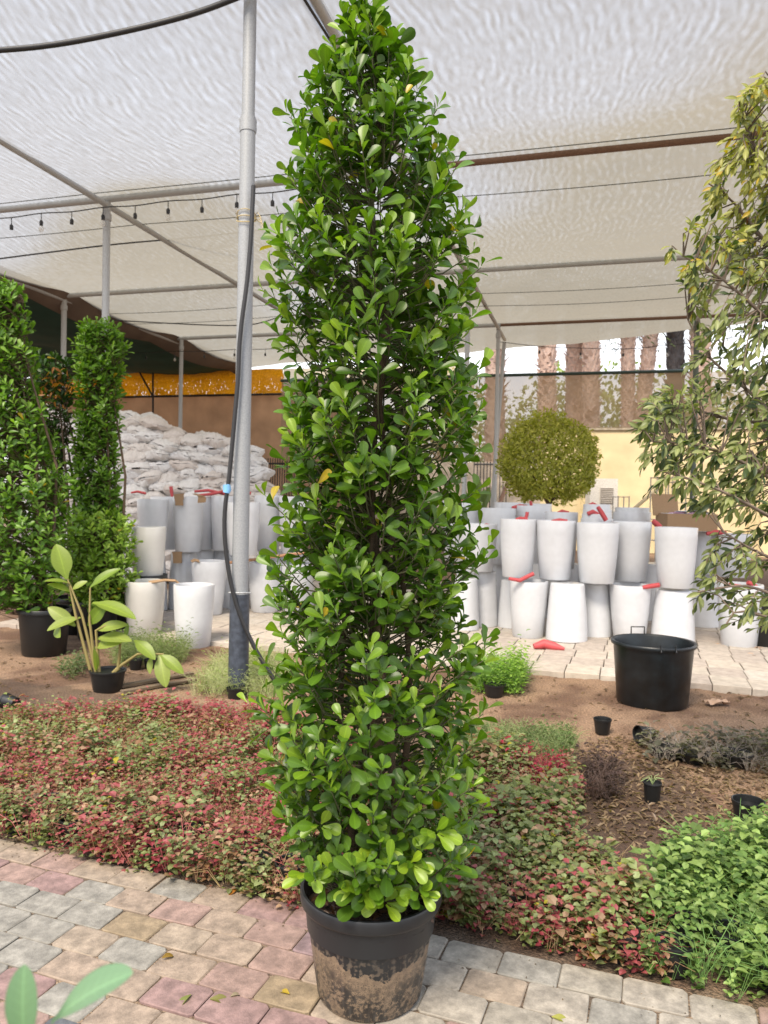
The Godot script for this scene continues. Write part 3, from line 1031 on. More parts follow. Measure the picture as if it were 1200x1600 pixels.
# ---------------------------------------------------------------- white planters
func planter(e: Array, group: String) -> Vector3:
	# e: rim ends in the picture, rim height in the picture, distance, base height, bottom up?, label
	var z: float = e[3]
	var l := at(e[0], e[2], z)
	var r := at(e[1], e[2], z)
	var radius := (r - l).length() * 0.5
	var mid := (l + r) * 0.5
	var base: float = e[4]
	var tall: float = mid.y - base
	var s := Shape.new()
	var small := radius * rf(0.76, 0.82)
	if e[5]:
		s.lathe([Vector2(radius * 0.96, 0), Vector2(radius, 0.006), Vector2(radius * 0.985, tall * 0.2), Vector2(lerpf(radius, small, 0.5) * 1.02, tall * 0.55), Vector2(small * 1.01, tall - 0.02), Vector2(small * 0.985, tall - 0.006), Vector2(small * 0.95, tall), Vector2(0.022, tall - 0.004), Vector2(0.02, tall - 0.03), Vector2(0, tall - 0.03)], 36)
	else:
		s.lathe([Vector2(0, 0.0), Vector2(small * 0.96, 0), Vector2(small, 0.008), Vector2(lerpf(small, radius, 0.50) * 1.02, tall * 0.45), Vector2(radius * 0.985, tall * 0.8), Vector2(radius, tall - 0.01), Vector2(radius * 0.985, tall), Vector2(radius * 0.90, tall), Vector2(radius * 0.885, tall - 0.012), Vector2(radius * 0.88, tall - 0.05), Vector2(small * 0.86, 0.03), Vector2(0, 0.03)], 36)
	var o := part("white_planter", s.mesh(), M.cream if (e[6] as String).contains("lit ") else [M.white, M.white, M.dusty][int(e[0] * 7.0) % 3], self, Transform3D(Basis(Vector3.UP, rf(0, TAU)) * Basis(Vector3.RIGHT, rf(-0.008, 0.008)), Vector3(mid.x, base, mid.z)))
	tag(o, e[6], "planter", group)
	return mid

func planters() -> void:
	var g := "white planters stacked on the slab path"
	var B := 0.05
	for e: Array in [
		[704, 750, 903, 8.75, B, true, "upturned white planter half hidden by the tall tree's leaves, bottom layer"],
		[738, 779, 893, 9.0, B, true, "upturned white planter with a drain hole showing, next to the one behind the tree's leaves"],
		[779, 822, 906, 8.95, B, true, "upturned white planter squeezed behind its neighbour, third along the bottom layer"],
		[797, 856, 907, 8.35, B, false, "upright white planter on the slabs with bent red foam across its rim"],
		[855, 919, 911, 8.2, B, true, "shiny upturned white planter standing right behind the red foam on the path"],
		[905, 957, 911, 8.5, B, true, "upturned white planter between the shiny upturned one and the open one behind the black tub"],
		[954, 1017, 913, 8.3, B, false, "open white planter on the slabs just behind the black tub"],
		[1020, 1086, 921, 8.2, B, true, "upturned white planter on the slabs carrying the topmost front planter, behind the tub's handle side"],
		[1074, 1124, 893, 9.3, B, true, "upturned white planter in the shade behind the last front column"],
		[1124, 1190, 912, 8.1, 0.0, false, "short round white planter standing on bare soil with leafy twigs and red foam in it"],
		[716, 777, 818, 8.9, 0.71, false, "upper white planter with pink foam inside, cut by the tall tree's leaves"],
		[782, 838, 811, 8.5, 0.69, false, "upper white planter with a foam stub in its rim, next to the leaf-cut one"],
		[838, 899, 813, 8.45, 0.68, false, "upper white planter straddling two below, beside the close pair"],
		[902, 967, 817, 8.3, 0.665, false, "widest upper white planter of the close pair, with nested rims behind it"],
		[956, 1017, 815, 8.55, 0.67, false, "narrower upper white planter of the close pair, above the open one"],
		[1025, 1089, 824, 8.15, 0.645, false, "upper white planter on the end column, under the cardboard box"],
		[1080, 1124, 830, 9.2, 0.70, false, "upper white planter in the shade beside the end column"],
		[1117, 1174, 834, 9.0, 0.69, false, "upper white planter partly covered by the dark twigs of the yellowing tree"],
		[752, 806, 794, 9.6, 0.74, false, "second-row white planter behind the foam-stub one, nearer the tall tree"],
		[804, 861, 790, 9.8, 0.74, false, "second-row white planter with a red foam stick standing upright in it"],
		[852, 903, 800, 9.2, 0.73, false, "second-row white planter with a foam ring lying in its mouth"],
		[958, 1016, 800, 9.5, 0.74, false, "outer planter of the nested pair behind the close pair"],
		[962, 1014, 793, 9.5, 0.80, false, "inner planter of the nested pair behind the close pair"],
		[690, 752, 783, 9.9, 0.74, false, "second-row white planter heaped with pink foam next to the tall tree"],
		[772, 818, 785, 10.6, 0.74, false, "third-row white planter whose rim just shows below the round tree"],
		[815, 862, 787, 10.8, 0.74, false, "third-row white planter rim straight under the round tree's trunk"],
		[908, 957, 810, 8.9, 0.70, false, "lowest of the four nested rims behind the widest planter"],
		[910, 956, 803, 8.92, 0.745, false, "second rim from below of the four nested ones"],
		[911, 955, 796, 8.94, 0.79, false, "third rim from below of the four nested ones"],
		[912, 954, 788, 8.96, 0.84, false, "topmost of the four nested rims, with red foam lying on it"],
	]:
		planter(e, g)
	for k in 8:
		var x := 735.0 + k * 48.0
		planter([x - 26, x + 26, 880, 9.75, B, k % 2 == 0, "white planter deep in the lower layer, seen only through the gaps between the front ones"], "white planters hidden in the lower layer by the path")
	g = "white planters piled in front of the sacks"
	for e: Array in [
		[196, 258, 907, 8.1, 0.0, false, "cream-lit white planter with a strip of cardboard laid across its rim, near the broad-leaved plant"],
		[272, 335, 913, 7.7, 0.0, false, "open white planter standing foremost on the soil beside the grey post"],
		[300, 354, 876, 9.5, B, false, "white planter with a cardboard scrap on its rim, behind the foremost one"],
		[342, 394, 879, 10.1, B, false, "white planter standing right behind the grey post"],
		[388, 441, 879, 9.8, B, false, "white planter under the bamboo stick, between post and tall tree"],
		[437, 490, 880, 9.9, B, false, "white planter half hidden behind the tall tree, under the bamboo stick's end"],
		[264, 312, 862, 9.9, B, true, "upturned white planter with an orange cardboard corner hung on it"],
		[271, 319, 777, 9.75, 0.81, false, "white planter with two cardboard corner guards over its rim"],
		[206, 259, 823, 8.75, 0.40, false, "sunlit white planter standing in a wide black pot, with leaf shadows on it"],
		[215, 263, 780, 9.6, 0.80, false, "bluish-shaded upper white planter behind the one standing in the black pot"],
		[236, 284, 776, 10.2, 0.80, false, "upper white planter mostly hidden behind the one with cardboard guards, sacks side"],
		[294, 339, 776, 10.3, 0.80, false, "upper white planter just beside the cardboard guards, in half shade"],
		[330, 373, 775, 10.2, 0.80, false, "upper white planter behind the black cable"],
		[355, 407, 785, 9.5, 0.80, false, "upper white planter standing forward behind the grey post"],
		[398, 442, 774, 10.1, 0.80, false, "upper white planter between the grey post and the tall tree, under the rusty wire"],
		[436, 484, 776, 9.9, 0.80, false, "upper white planter at the edge of the tall tree, end of the pile"],
		[212, 262, 858, 9.7, B, true, "upturned white planter in the lower layer behind the black pot"],
		[290, 340, 858, 10.4, B, true, "upturned white planter in shade below the half-shaded one"],
		[330, 378, 858, 10.5, B, true, "upturned white planter in shade behind the bowed cable"],
		[398, 446, 858, 10.3, B, true, "upturned white planter behind the bamboo stick"],
		[440, 492, 858, 10.4, B, true, "upturned white planter behind the tall tree's lower leaves"],
	]:
		planter(e, g)

# ---------------------------------------------------------------- sacks
func sack_mesh(seed_: int) -> ArrayMesh:
	var s := Shape.new()
	var off := seed_ * 31.7
	var fat := 0.110 + 0.016 * sin(seed_ * 1.7)
	s.grid(36, 30, func(a: float, t: float) -> Vector3:
		var e := t * 2.0 - 1.0
		var w := 0.19 * pow(maxf(1.0 - pow(absf(e), 5.0), 0.0), 0.4) + 0.075
		var h := fat * pow(maxf(1.0 - pow(absf(e), 2.4), 0.0), 0.7) + 0.006
		var g := a * TAU
		var x := cos(g)
		var y := sin(g)
		var px := signf(x) * pow(absf(x), 0.75) * w
		var py := signf(y) * pow(absf(y), 0.85) * h
		var p := Vector3(e * 0.30, py, px)
		var fold := absf(warp.get_noise_3d(p.x * 13 + off, p.y * 7, p.z * 11 + 5.0))
		p.y -= (0.026 * (1.0 - smoothstep(0.0, 0.16, fold)) - 0.01) * signf(py)
		var k := warp.get_noise_3d(p.x * 9 + off, p.y * 9, p.z * 9) * 0.075 + warp.get_noise_3d(p.x * 26 + off, p.y * 20, p.z * 26) * 0.018
		p.y += k * (1.0 - pow(absf(e), 6.0)) + 0.03 * sin(e * 3.0 + seed_) * 0.5
		p.x += warp.get_noise_2d(p.z * 14 + off, 3.0) * 0.05 * absf(e)
		return p, true)
	return s.mesh()

func sacks() -> void:
	var meshes := []
	for k in 7:
		meshes.append(sack_mesh(k + 1))
	var mats := []
	for c: Color in [Color(0.84, 0.79, 0.75), Color(0.88, 0.86, 0.84), Color(0.80, 0.73, 0.68), Color(0.90, 0.89, 0.89)]:
		mats.append(grained(lin(c.r, c.g, c.b), 0.75, noise_tex(0.02, 0.9, 1.0, 4, 91), 2.0, fine, 0.6))
	var crest := [[40.0, 640.0], [190.0, 650.0], [238.0, 654.0], [250.0, 666.0], [292.0, 668.0], [300.0, 684.0], [330.0, 676.0], [372.0, 686.0], [392.0, 696.0], [404.0, 716.0], [420.0, 752.0], [436.0, 790.0]]
	var proto: Node3D = null
	for layer in 19:
		for row in 2:
			var x := 48.0 + (20.0 if layer % 2 else 0.0) + row * 13.0
			while x < 436.0:
				var z := 13.3 + row * 0.62 + layer * 0.05 + rf(-0.07, 0.07)
				var y := 0.10 + layer * 0.160
				var p := at(x, 700, z)
				p.y = y + rf(-0.05, 0.05)
				var cap := at(x, table(crest, x)[0], z).y - 0.06
				if p.y < cap and not (row == 1 and p.y < cap - 0.45):
					var o: Node3D
					if proto == null:
						proto = part("sack", meshes[0], mats[0], self)
						tag(proto, "bulging white woven sack in the tall heap behind the white planters", "sack", "white sacks in the heap")
						o = proto
					else:
						o = proto.duplicate()
						o.name = "sack"
						add_child(o, true)
					o.mesh = meshes[rng.randi() % 7]
					o.material_override = mats[rng.randi() % 4]
					o.transform = Transform3D(Basis(Vector3.UP, rf(-0.6, 0.6) + (PI * 0.5 if rng.randf() < 0.25 else 0.0)) * Basis(Vector3.BACK, rf(-0.26, 0.26)) * Basis(Vector3.RIGHT, rf(-0.35, 0.35)), p)
				x += rf(30.0, 39.0)

# ---------------------------------------------------------------- the tall potted tree
func main_tree() -> void:
	var foot := ground(577, 1545)
	var d := -foot.z
	var o := thing("potted_tree", "tall clipped leafy tree in a mud-stained black pot standing on the pavers", "potted tree", foot)
	# pot
	var rim := (at(687, 1378, d) - at(467, 1374, d)).length() * 0.5
	var low := (at(652, 1560, d) - at(490, 1560, d)).length() * 0.5
	var tall := at(577, 1381, d).y
	var pot := Shape.new()
	pot.lathe([Vector2(0, 0), Vector2(low * 0.95, 0), Vector2(low, 0.012), Vector2(lerpf(low, rim, 0.62) * 0.97, tall * 0.66), Vector2(rim * 0.925, tall - 0.05), Vector2(rim * 0.93, tall - 0.047), Vector2(rim * 0.985, tall - 0.042), Vector2(rim, tall - 0.034), Vector2(rim * 1.005, tall - 0.006), Vector2(rim * 0.99, tall), Vector2(rim * 0.955, tall), Vector2(rim * 0.945, tall - 0.01), Vector2(rim * 0.90, tall - 0.12), Vector2(0, tall - 0.12)], 208)
	# upright flutes on the wall
	for k in pot.v.size():
		var p := pot.v[k]
		var q := pot.n[k]
		if p.y > 0.02 and p.y < tall - 0.048 and Vector2(p.x, p.z).length() > low * 0.9 and q.x * p.x + q.z * p.z > 0.0:
			var g := atan2(p.z, p.x)
			var k1 := 1.0 + 0.007 * sin(g * 26.0)
			pot.v[k] = Vector3(p.x * k1, p.y, p.z * k1)
			pot.n[k] = (q + Vector3(sin(g), 0, -cos(g)) * 0.18 * cos(g * 26.0)).normalized()
	var w := 1024
	var h := 768
	var img := Image.create(w, h, false, Image.FORMAT_RGB8)
	var fn := FastNoiseLite.new()
	fn.seed = 3
	fn.frequency = 1.0
	fn.fractal_octaves = 4
	var total := low + tall + rim * 0.1 + 0.12 + rim * 0.9
	for j in h:
		var y := float(j) / h * total - low
		for i in w:
			var g := float(i) / w * TAU
			var e := g * 0.19
			var n1 := fn.get_noise_2d(e * 9.0, y * 9.0)
			var n2 := fn.get_noise_2d(e * 45.0 + 90.0, y * 55.0)
			var n3 := fn.get_noise_2d(e * 60.0, y * 5.0 + 300.0)
			var n4 := fn.get_noise_2d(e * 160.0 + 9.0, y * 190.0)
			var c := Color(0.014, 0.015, 0.017).lerp(Color(0.06, 0.058, 0.056), clampf(n3 * 1.1 + n2 * 0.4 - 0.1, 0, 1) * smoothstep(0.30, 0.18, y))
			var line := 0.166 + 0.020 * sin(g * 3.0 + 0.6) + n1 * 0.03 + n2 * 0.010 + n4 * 0.004
			if y < line:
				var mud := Color(0.25, 0.18, 0.12).lerp(Color(0.16, 0.115, 0.08), clampf(n2 + 0.5, 0, 1))
				var worn := smoothstep(0.02, 0.10, line - y) * smoothstep(-0.30, 0.25, n1 + n2 * 0.7 + n4 * 0.5)
				if n4 > 0.25:
					worn = maxf(worn, 0.7 * smoothstep(0.0, 0.03, line - y))
				c = c.lerp(mud, 0.92 * (1.0 - worn * 0.92))
			elif y < line + 0.07:
				c = c.lerp(Color(0.17, 0.13, 0.095), 0.55 * (1.0 - (y - line) / 0.07) * smoothstep(-0.1, 0.35, n2 + n3 * 0.6))
			img.set_pixel(i, j, c.linear_to_srgb())
	var pm := paint(Color.WHITE, 0.42)
	pm.albedo_texture = ImageTexture.create_from_image(img)
	part("pot", pot.mesh(), pm, o)
	# soil
	var so := Shape.new()
	so.grid(36, 8, func(a: float, b: float) -> Vector3:
		var r := b * rim * 0.925
		var g := a * TAU
		return Vector3(cos(g) * r, tall - 0.065 + warp.get_noise_2d(cos(g) * r * 40, sin(g) * r * 40) * 0.012 + (1 - b) * 0.02, sin(g) * r), false)
	part("soil", so.mesh(), grained(lin(0.05, 0.03, 0.02), 0.95, fine, 6.0, fine, 1.0), o)
	var bits := []
	var tint := []
	for k in 160:
		var g := rf(0, TAU)
		var r := sqrt(rng.randf()) * rim * 0.85
		bits.append(aim(Vector3(rf(-1, 1), rf(-0.1, 0.25), rf(-1, 1)), Vector3.UP + any_dir() * 0.4, rf(0.015, 0.045), Vector3(cos(g) * r, tall - 0.045 + rf(0, 0.015), sin(g) * r)))
		tint.append(Color(0.16, 0.08, 0.045) * rf(0.4, 1.3))
	scatter("dry_leaves", leaf_mesh(0.22, 0.4, 0.5, 0.8, 4), M.leaf, bits, tint, o)
	# outline of the clipped column, as in the photograph, turned into metres about the trunk
	var px := [[-6, 570, 582], [20, 556, 596], [60, 525, 622], [100, 502, 640], [150, 482, 678], [200, 462, 694], [250, 444, 698], [300, 446, 716], [370, 438, 728], [420, 420, 732], [500, 452, 742], [560, 448, 752], [600, 452, 748], [650, 446, 752], [700, 440, 732], [750, 440, 722], [800, 446, 738], [850, 450, 744], [900, 446, 728], [960, 438, 722], [1000, 430, 734], [1050, 412, 740], [1100, 398, 742], [1150, 396, 742], [1200, 424, 744], [1260, 424, 742], [1300, 434, 738], [1330, 470, 716], [1370, 540, 690], [1400, 570, 660]]
	var rows := []
	for e: Array in px:
		var p := at(577, e[0], d)
		rows.insert(0, [p.y, at(e[1], e[0], d).x - foot.x + 0.01, at(e[2], e[0], d).x - foot.x - 0.01])
	var prof := func(y: float) -> Array: return table(rows, y)
	var crown_top: float = rows[-1][0]
	var wood := Shape.new()
	var leaves := []
	var tones := [Color(0.055, 0.13, 0.016), Color(0.15, 0.30, 0.022), Color(0.37, 0.55, 0.04)]
	column_twigs(prof, tall + 0.02, crown_top - 0.05, 1080, 8, 0.069, wood, leaves, tones)
	# trunk and leaders
	var tr := Shape.new()
	var pts := []
	var rad := []
	for k in 16:
		var y := lerpf(tall - 0.08, crown_top - 0.12, k / 15.0)
		var lr: Array = prof.call(y)
		pts.append(Vector3((lr[0] + lr[1]) * 0.22 + warp.get_noise_2d(y * 4.0, 2.0) * 0.05, y, warp.get_noise_2d(y * 4.0, 22.0) * 0.04))
		rad.append(lerpf(0.024, 0.005, k / 15.0))
	tr.tube(pts, rad, 9)
	var bark := grained(lin(0.17, 0.11, 0.065), 0.9, streak, 5.0, fine, 0.6)
	part("trunk", tr.mesh(), bark, o)
	for l in 4:
		var g := l * 1.7 + 0.4
		var ls := Shape.new()
		var lp := []
		var lr2 := []
		for k in 10:
			var y := lerpf(tall - 0.06, crown_top * rf(0.62, 0.7), k / 9.0)
			var out := 0.05 + 0.06 * sin(k * 0.5)
			lp.append(Vector3(cos(g + k * 0.25) * out, y, sin(g + k * 0.25) * out))
			lr2.append(lerpf(0.013, 0.005, k / 9.0))
		ls.tube(lp, lr2, 7)
		part("stem", ls.mesh(), bark, o)
	part("twigs", wood.mesh(), paint(lin(0.085, 0.085, 0.04), 0.85), o).set_meta("kind", "stuff")
	# leaves hanging over the pot
	for e: Array in [[590, 1330], [560, 1385], [610, 1385], [640, 1350], [655, 1395], [600, 1410], [480, 1365], [500, 1290], [680, 1300]]:
		var tip := at(e[0], e[1], d - rim * 0.95) - foot
		wood.tube([Vector3(0, tall, 0), tip], [0.003], 4, false)
		for k in 7:
			var dir := Vector3(cos(k * 2.4), 0.35 * sin(k * 1.3), 0.55 + 0.4 * sin(k * 2.4)).normalized()
			leaves.append([aim(dir, Vector3(0, 0.6, 0.7) + any_dir() * 0.3, rf(0.05, 0.072), tip + dir * 0.01), tones[1].lerp(tones[2], rng.randf()), tip.z + 0.1])
	leaves.sort_custom(func(a: Array, b: Array) -> bool: return a[2] > b[2])
	var shapes := [leaf_mesh(0.27, 1.0, 0.28, 0.30, 7, 0.12), leaf_mesh(0.30, 1.0, 0.22, 0.5, 7, 0.10), leaf_mesh(0.26, 0.8, 0.34, 0.15, 7, 0.14)]
	var mats := []
	for k in 9:
		var lm := leaf_paint(Color.WHITE, 0.36)
		var c: Color = tones[0].lerp(tones[1], k / 4.0) if k < 5 else tones[1].lerp(tones[2], (k - 4) / 4.0)
		lm.albedo_color = c.linear_to_srgb()
		mats.append(lm)
	var ym := leaf_paint(lin(0.55, 0.42, 0.03), 0.4)
	var xfs := []
	var cols := []
	for k in leaves.size():
		var e: Array = leaves[k]
		if k < 290:
			var c: Color = e[1]
			var best := 0
			for q in 9:
				var mc: Color = mats[q].albedo_color.srgb_to_linear()
				var bc: Color = mats[best].albedo_color.srgb_to_linear()
				if absf(mc.g - c.g) < absf(bc.g - c.g):
					best = q
			part("leaf", shapes[k % 3], ym if c.r > c.g else mats[best], o, e[0])
		else:
			xfs.append(e[0])
			cols.append(e[1])
	scatter("leaves", shapes[0], leaf_paint(Color.WHITE, 0.36), xfs, cols, o)

# ---------------------------------------------------------------- the clipped columns behind
func black_pot(o: Node3D, r: float, tall: float, taper := 0.8, at_ := Vector3.ZERO) -> void:
	var s := Shape.new()
	var b := r * taper
	s.lathe([Vector2(0, 0), Vector2(b * 0.96, 0), Vector2(b, 0.01), Vector2(r * 0.94, tall * 0.9), Vector2(r, tall * 0.91), Vector2(r * 1.01, tall * 0.985), Vector2(r * 0.99, tall), Vector2(r * 0.93, tall), Vector2(r * 0.9, tall * 0.9), Vector2(0, tall * 0.88)], 32, at_)
	part("pot", s.mesh(), M.black, o)

func column(label: String, foot: Vector3, px: Array, pot_r: float, pot_h: float, twigs: int, size: float, tones: Array) -> Node3D:
	var o := thing("clipped_tree", label, "potted tree", foot)
	var d := -foot.z
	var rows := []
	for e: Array in px:
		rows.insert(0, [at(600, e[0], d).y, at(e[1], e[0], d).x - foot.x, at(e[2], e[0], d).x - foot.x])
	# heights belong to the column's own place in the picture
	for k in rows.size():
		var e: Array = px[px.size() - 1 - k]
		rows[k][0] = at((e[1] + e[2]) * 0.5, e[0], d).y
	var prof := func(y: float) -> Array: return table(rows, y)
	var wood := Shape.new()
	var leaves := []
	column_twigs(prof, rows[0][0], rows[-1][0] - 0.05, twigs, 8, size, wood, leaves, tones)
	var top: float = rows[-1][0]
	var tr := Shape.new()
	for l in 3:
		var g := l * 2.1
		tr.tube([Vector3(cos(g) * 0.05, pot_h * 0.85, sin(g) * 0.05), Vector3(cos(g) * 0.1, top * 0.5, sin(g) * 0.1), Vector3((rows[-1][1] + rows[-1][2]) * 0.4, top - 0.1, 0)], [0.022, 0.014, 0.004], 7)
	part("stems", tr.mesh(), M.wood, o)
	part("twigs", wood.mesh(), M.wood, o).set_meta("kind", "stuff")
	var xfs := []
	var cols := []
	for e: Array in leaves:
		xfs.append(e[0]); cols.append(e[1])
	scatter("crown", leaf_mesh(0.27, 0.9, 0.28, 0.35, 4, 0.1), leaf_paint(Color.WHITE, 0.38), xfs, cols, o)
	black_pot(o, pot_r, pot_h)
	return o

func side_columns() -> void:
	var green := [Color(0.11, 0.24, 0.035), Color(0.24, 0.46, 0.055), Color(0.40, 0.62, 0.09)]
	var f := ground(50, 1030)
	f.z -= 0.25
	column("broad clipped column of glossy leaves in a grey-black pot at the photo's edge", f, [[432, -30, 12], [470, -45, 30], [500, -60, 40], [560, -60, 46], [620, -60, 52], [700, -60, 74], [780, -62, 100], [850, -62, 100], [900, -50, 94], [945, -20, 80]], 0.245, 0.44, 1250, 0.088, green)
	f = ground(78, 1005)
	f.z -= 0.6
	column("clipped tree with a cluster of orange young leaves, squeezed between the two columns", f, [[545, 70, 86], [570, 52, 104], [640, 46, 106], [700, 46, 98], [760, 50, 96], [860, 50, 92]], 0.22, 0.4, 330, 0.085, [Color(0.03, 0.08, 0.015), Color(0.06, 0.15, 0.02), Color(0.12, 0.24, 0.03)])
	var orange := []
	var oc := []
	var org: Node3D = get_child(get_child_count() - 1)
	for k in 42:
		var p := at(rf(64, 106), rf(575, 640), -f.z - rf(0.1, 0.3)) - f
		orange.append(aim(any_dir() + Vector3(0, 0.5, 0.3), any_dir() + Vector3(0, 0.4, 0.6), rf(0.05, 0.085), p))
		oc.append(Color(0.52, 0.22, 0.05) * rf(0.6, 1.15))
	scatter("orange_leaves", leaf_mesh(0.25, 0.7, 0.3, 0.4, 4, 0.1), M.leaf, orange, oc, org)
	f = ground(155, 1000)
	f.z -= 0.45
	column("slim tall clipped column in front of a roof post, beside the heap of sacks", f, [[498, 142, 166], [515, 130, 184], [545, 124, 194], [600, 124, 186], [650, 120, 180], [700, 118, 180], [760, 118, 182], [820, 118, 186], [900, 124, 182]], 0.21, 0.4, 900, 0.088, green)
	f = ground(152, 995)
	f.z += 0.02
	column("low bushy light-green shrub in a black pot before the slim column", f, [[795, 130, 182], [820, 108, 204], [850, 104, 212], [890, 106, 212], [925, 112, 206], [945, 120, 196]], 0.235, 0.40, 420, 0.08, [Color(0.24, 0.42, 0.05), Color(0.38, 0.60, 0.08), Color(0.52, 0.72, 0.13)])

# ---------------------------------------------------------------- the yellowing tree at the side, the round tree
func right_tree() -> void:
	var foot := ground(1330, 1262)
	var d0 := -foot.z
	var o := thing("potted_tree", "loose tall tree with yellowing upper leaves and drooping grey-green twigs, cut by the photo's edge", "tree", foot)
	var wood := Shape.new()
	var bones := []
	var limb := func(pts: Array, r0: float, r1: float) -> void:
		var c := Curve3D.new()
		for i in pts.size():
			var t: Vector3 = (pts[mini(i + 1, pts.size() - 1)] - pts[maxi(i - 1, 0)]) / 6.0
			c.add_point(pts[i], -t, t)
		var out := []
		var rad := []
		for k in 13:
			var p := c.sample_baked(c.get_baked_length() * k / 12.0, true)
			out.append(p)
			rad.append(lerpf(r0, r1, k / 12.0))
			bones.append(p)
		wood.tube(out, rad, 7)
	var P := func(x: float, y: float, dz: float) -> Vector3: return at(x, y, d0 + dz) - foot
	limb.call([Vector3(0, 0.3, 0), P.call(1300, 1000, 0.0), P.call(1280, 760, 0.05), P.call(1250, 500, 0.0), P.call(1235, 250, 0.05), P.call(1210, 130, 0.0)], 0.03, 0.006)
	for e: Array in [
		[[1285, 800, 0.0], [1200, 745, -0.15], [1110, 700, -0.25], [1020, 690, -0.3]],
		[[1285, 860, 0.0], [1190, 800, -0.3], [1110, 760, -0.4], [1030, 735, -0.3]],
		[[1270, 720, 0.0], [1180, 620, 0.1], [1110, 560, 0.2], [1075, 500, 0.25]],
		[[1255, 560, 0.0], [1190, 490, -0.2], [1120, 430, -0.25], [1068, 400, -0.2]],
		[[1245, 430, 0.0], [1190, 370, 0.15], [1140, 310, 0.2], [1105, 285, 0.2]],
		[[1238, 330, 0.0], [1195, 260, -0.1], [1160, 180, -0.15], [1165, 140, -0.1]],
		[[1262, 640, 0.0], [1170, 660, 0.3], [1080, 640, 0.35], [1040, 650, 0.3]],
		[[1290, 900, 0.0], [1200, 870, -0.2], [1160, 850, -0.25], [1130, 830, -0.2]],
		[[1296, 980, 0.0], [1210, 930, -0.25], [1150, 915, -0.3], [1090, 925, -0.3]],
		[[1296, 1000, 0.0], [1220, 970, -0.2], [1150, 955, -0.25], [1135, 975, -0.25]],
		[[1280, 780, 0.0], [1210, 700, 0.2], [1160, 600, 0.3], [1130, 540, 0.3]],
	]:
		var pts := []
		for q: Array in e:
			pts.append(P.call(q[0], q[1], q[2]))
		limb.call(pts, 0.013, 0.004)
	var edge := [[130.0, 1165.0], [200.0, 1152.0], [250.0, 1118.0], [290.0, 1105.0], [340.0, 1085.0], [390.0, 1052.0], [430.0, 1062.0], [480.0, 1085.0], [530.0, 1085.0], [580.0, 1075.0], [630.0, 1010.0], [670.0, 995.0], [720.0, 1012.0], [765.0, 1000.0], [790.0, 1060.0], [820.0, 1118.0], [850.0, 1138.0], [870.0, 1100.0], [920.0, 1084.0], [950.0, 1088.0], [985.0, 1140.0]]
	var leaves := []
	var made := 0
	while made < 700:
		var y := rf(130, 985)
		var x := rf(990, 1300)
		var e: float = table(edge, y)[0]
		if x < e - 6:
			continue
		if y > 840 and x > 1215 and rng.randf() < 0.5:
			continue
		if y > 985 or (y > 830 and y < 990 and rng.randf() < 0.25):
			continue
		if y > 450 and y < 600 and rng.randf() < 0.35:
			continue
		made += 1
		var tip: Vector3 = P.call(x, y, rf(-0.42, 0.42))
		var root: Vector3 = bones[0]
		for b: Vector3 in bones:
			if (b - tip - Vector3(0.08, 0.05, 0)).length() < (root - tip - Vector3(0.08, 0.05, 0)).length():
				root = b
		var bend := (root + tip) * 0.5 + Vector3(0, 0.05, 0) + any_dir() * 0.03
		wood.tube([root, bend, tip], [0.005, 0.003, 0.0016], 4, false)
		var along := (tip - bend).normalized()
		var warm := smoothstep(560.0, 260.0, y) * 0.9
		for k in 9:
			var t := k / 8.0
			var side := along.cross(Vector3(0.2, 0.3, 0.9)).normalized().rotated(along, k * 2.5 + rf(-0.4, 0.4))
			var dir := (side * lerpf(0.9, 0.4, t) + along * lerpf(0.4, 1.0, t) + Vector3(-0.1, -0.16, 0) + any_dir() * 0.35).normalized()
			var c := Color(0.22, 0.27, 0.09).lerp(Color(0.42, 0.47, 0.20), rng.randf())
			if rng.randf() < warm:
				c = c.lerp(Color(0.48, 0.46, 0.09), rf(0.3, 0.9))
				if rng.randf() < 0.06:
					c = Color(0.60, 0.42, 0.04) if rng.randf() < 0.9 else Color(0.60, 0.22, 0.05)
			elif rng.randf() < 0.25:
				c = Color(0.07, 0.11, 0.04)
			leaves.append([aim(dir, Vector3(0, 0.7, 0.45) + any_dir() * 0.55, rf(0.040, 0.072), tip.lerp(bend, (1 - t) * 0.9)), c, tip.z])
	part("branches", wood.mesh(), paint(lin(0.16, 0.12, 0.09), 0.9), o)
	black_pot(o, 0.24, 0.36)
	var shapes := [leaf_mesh(0.19, 0.15, 0.35, 0.45, 5, 0.1), leaf_mesh(0.22, 0.1, 0.25, 0.7, 5, 0.1)]
	leaves.sort_custom(func(a: Array, b: Array) -> bool: return a[2] > b[2])
	var xfs := []
	var cols := []
	var mats := {}
	var seen := 0
	for k in leaves.size():
		var e: Array = leaves[k]
		var p: Vector3 = e[0].origin + foot
		if seen < 160 and k % 3 == 0 and p.x / -p.z < 0.5:
			seen += 1
			var c: Color = e[1]
			var key := Color(snappedf(c.r, 0.05), snappedf(c.g, 0.05), snappedf(c.b, 0.03))
			if not mats.has(key):
				mats[key] = leaf_paint(c.linear_to_srgb(), 0.42)
			part("leaf", shapes[k % 2], mats[key], o, e[0])
		else:
			xfs.append(e[0]); cols.append(e[1])
	scatter("leaves", shapes[0], leaf_paint(Color.WHITE, 0.42), xfs, cols, o)
	# round clipped tree behind the planters
	var z := 12.2
	var mid := at(857, 722, z)
	var r := (at(934, 716, z) - at(780, 716, z)).length() * 0.5
	var rt := thing("round_tree", "small tree clipped to a ball of yellow-green leaves behind the white planters", "tree", mid * Vector3(1, 0, 1))
	var st := Shape.new()
	var hub := Vector3(0, mid.y, 0)
	st.tube([Vector3(0.1, 0, 0), Vector3(0.06, 0.9, 0.02), Vector3(0.02, mid.y - r * 0.7, 0)], [0.05, 0.045, 0.04], 8)
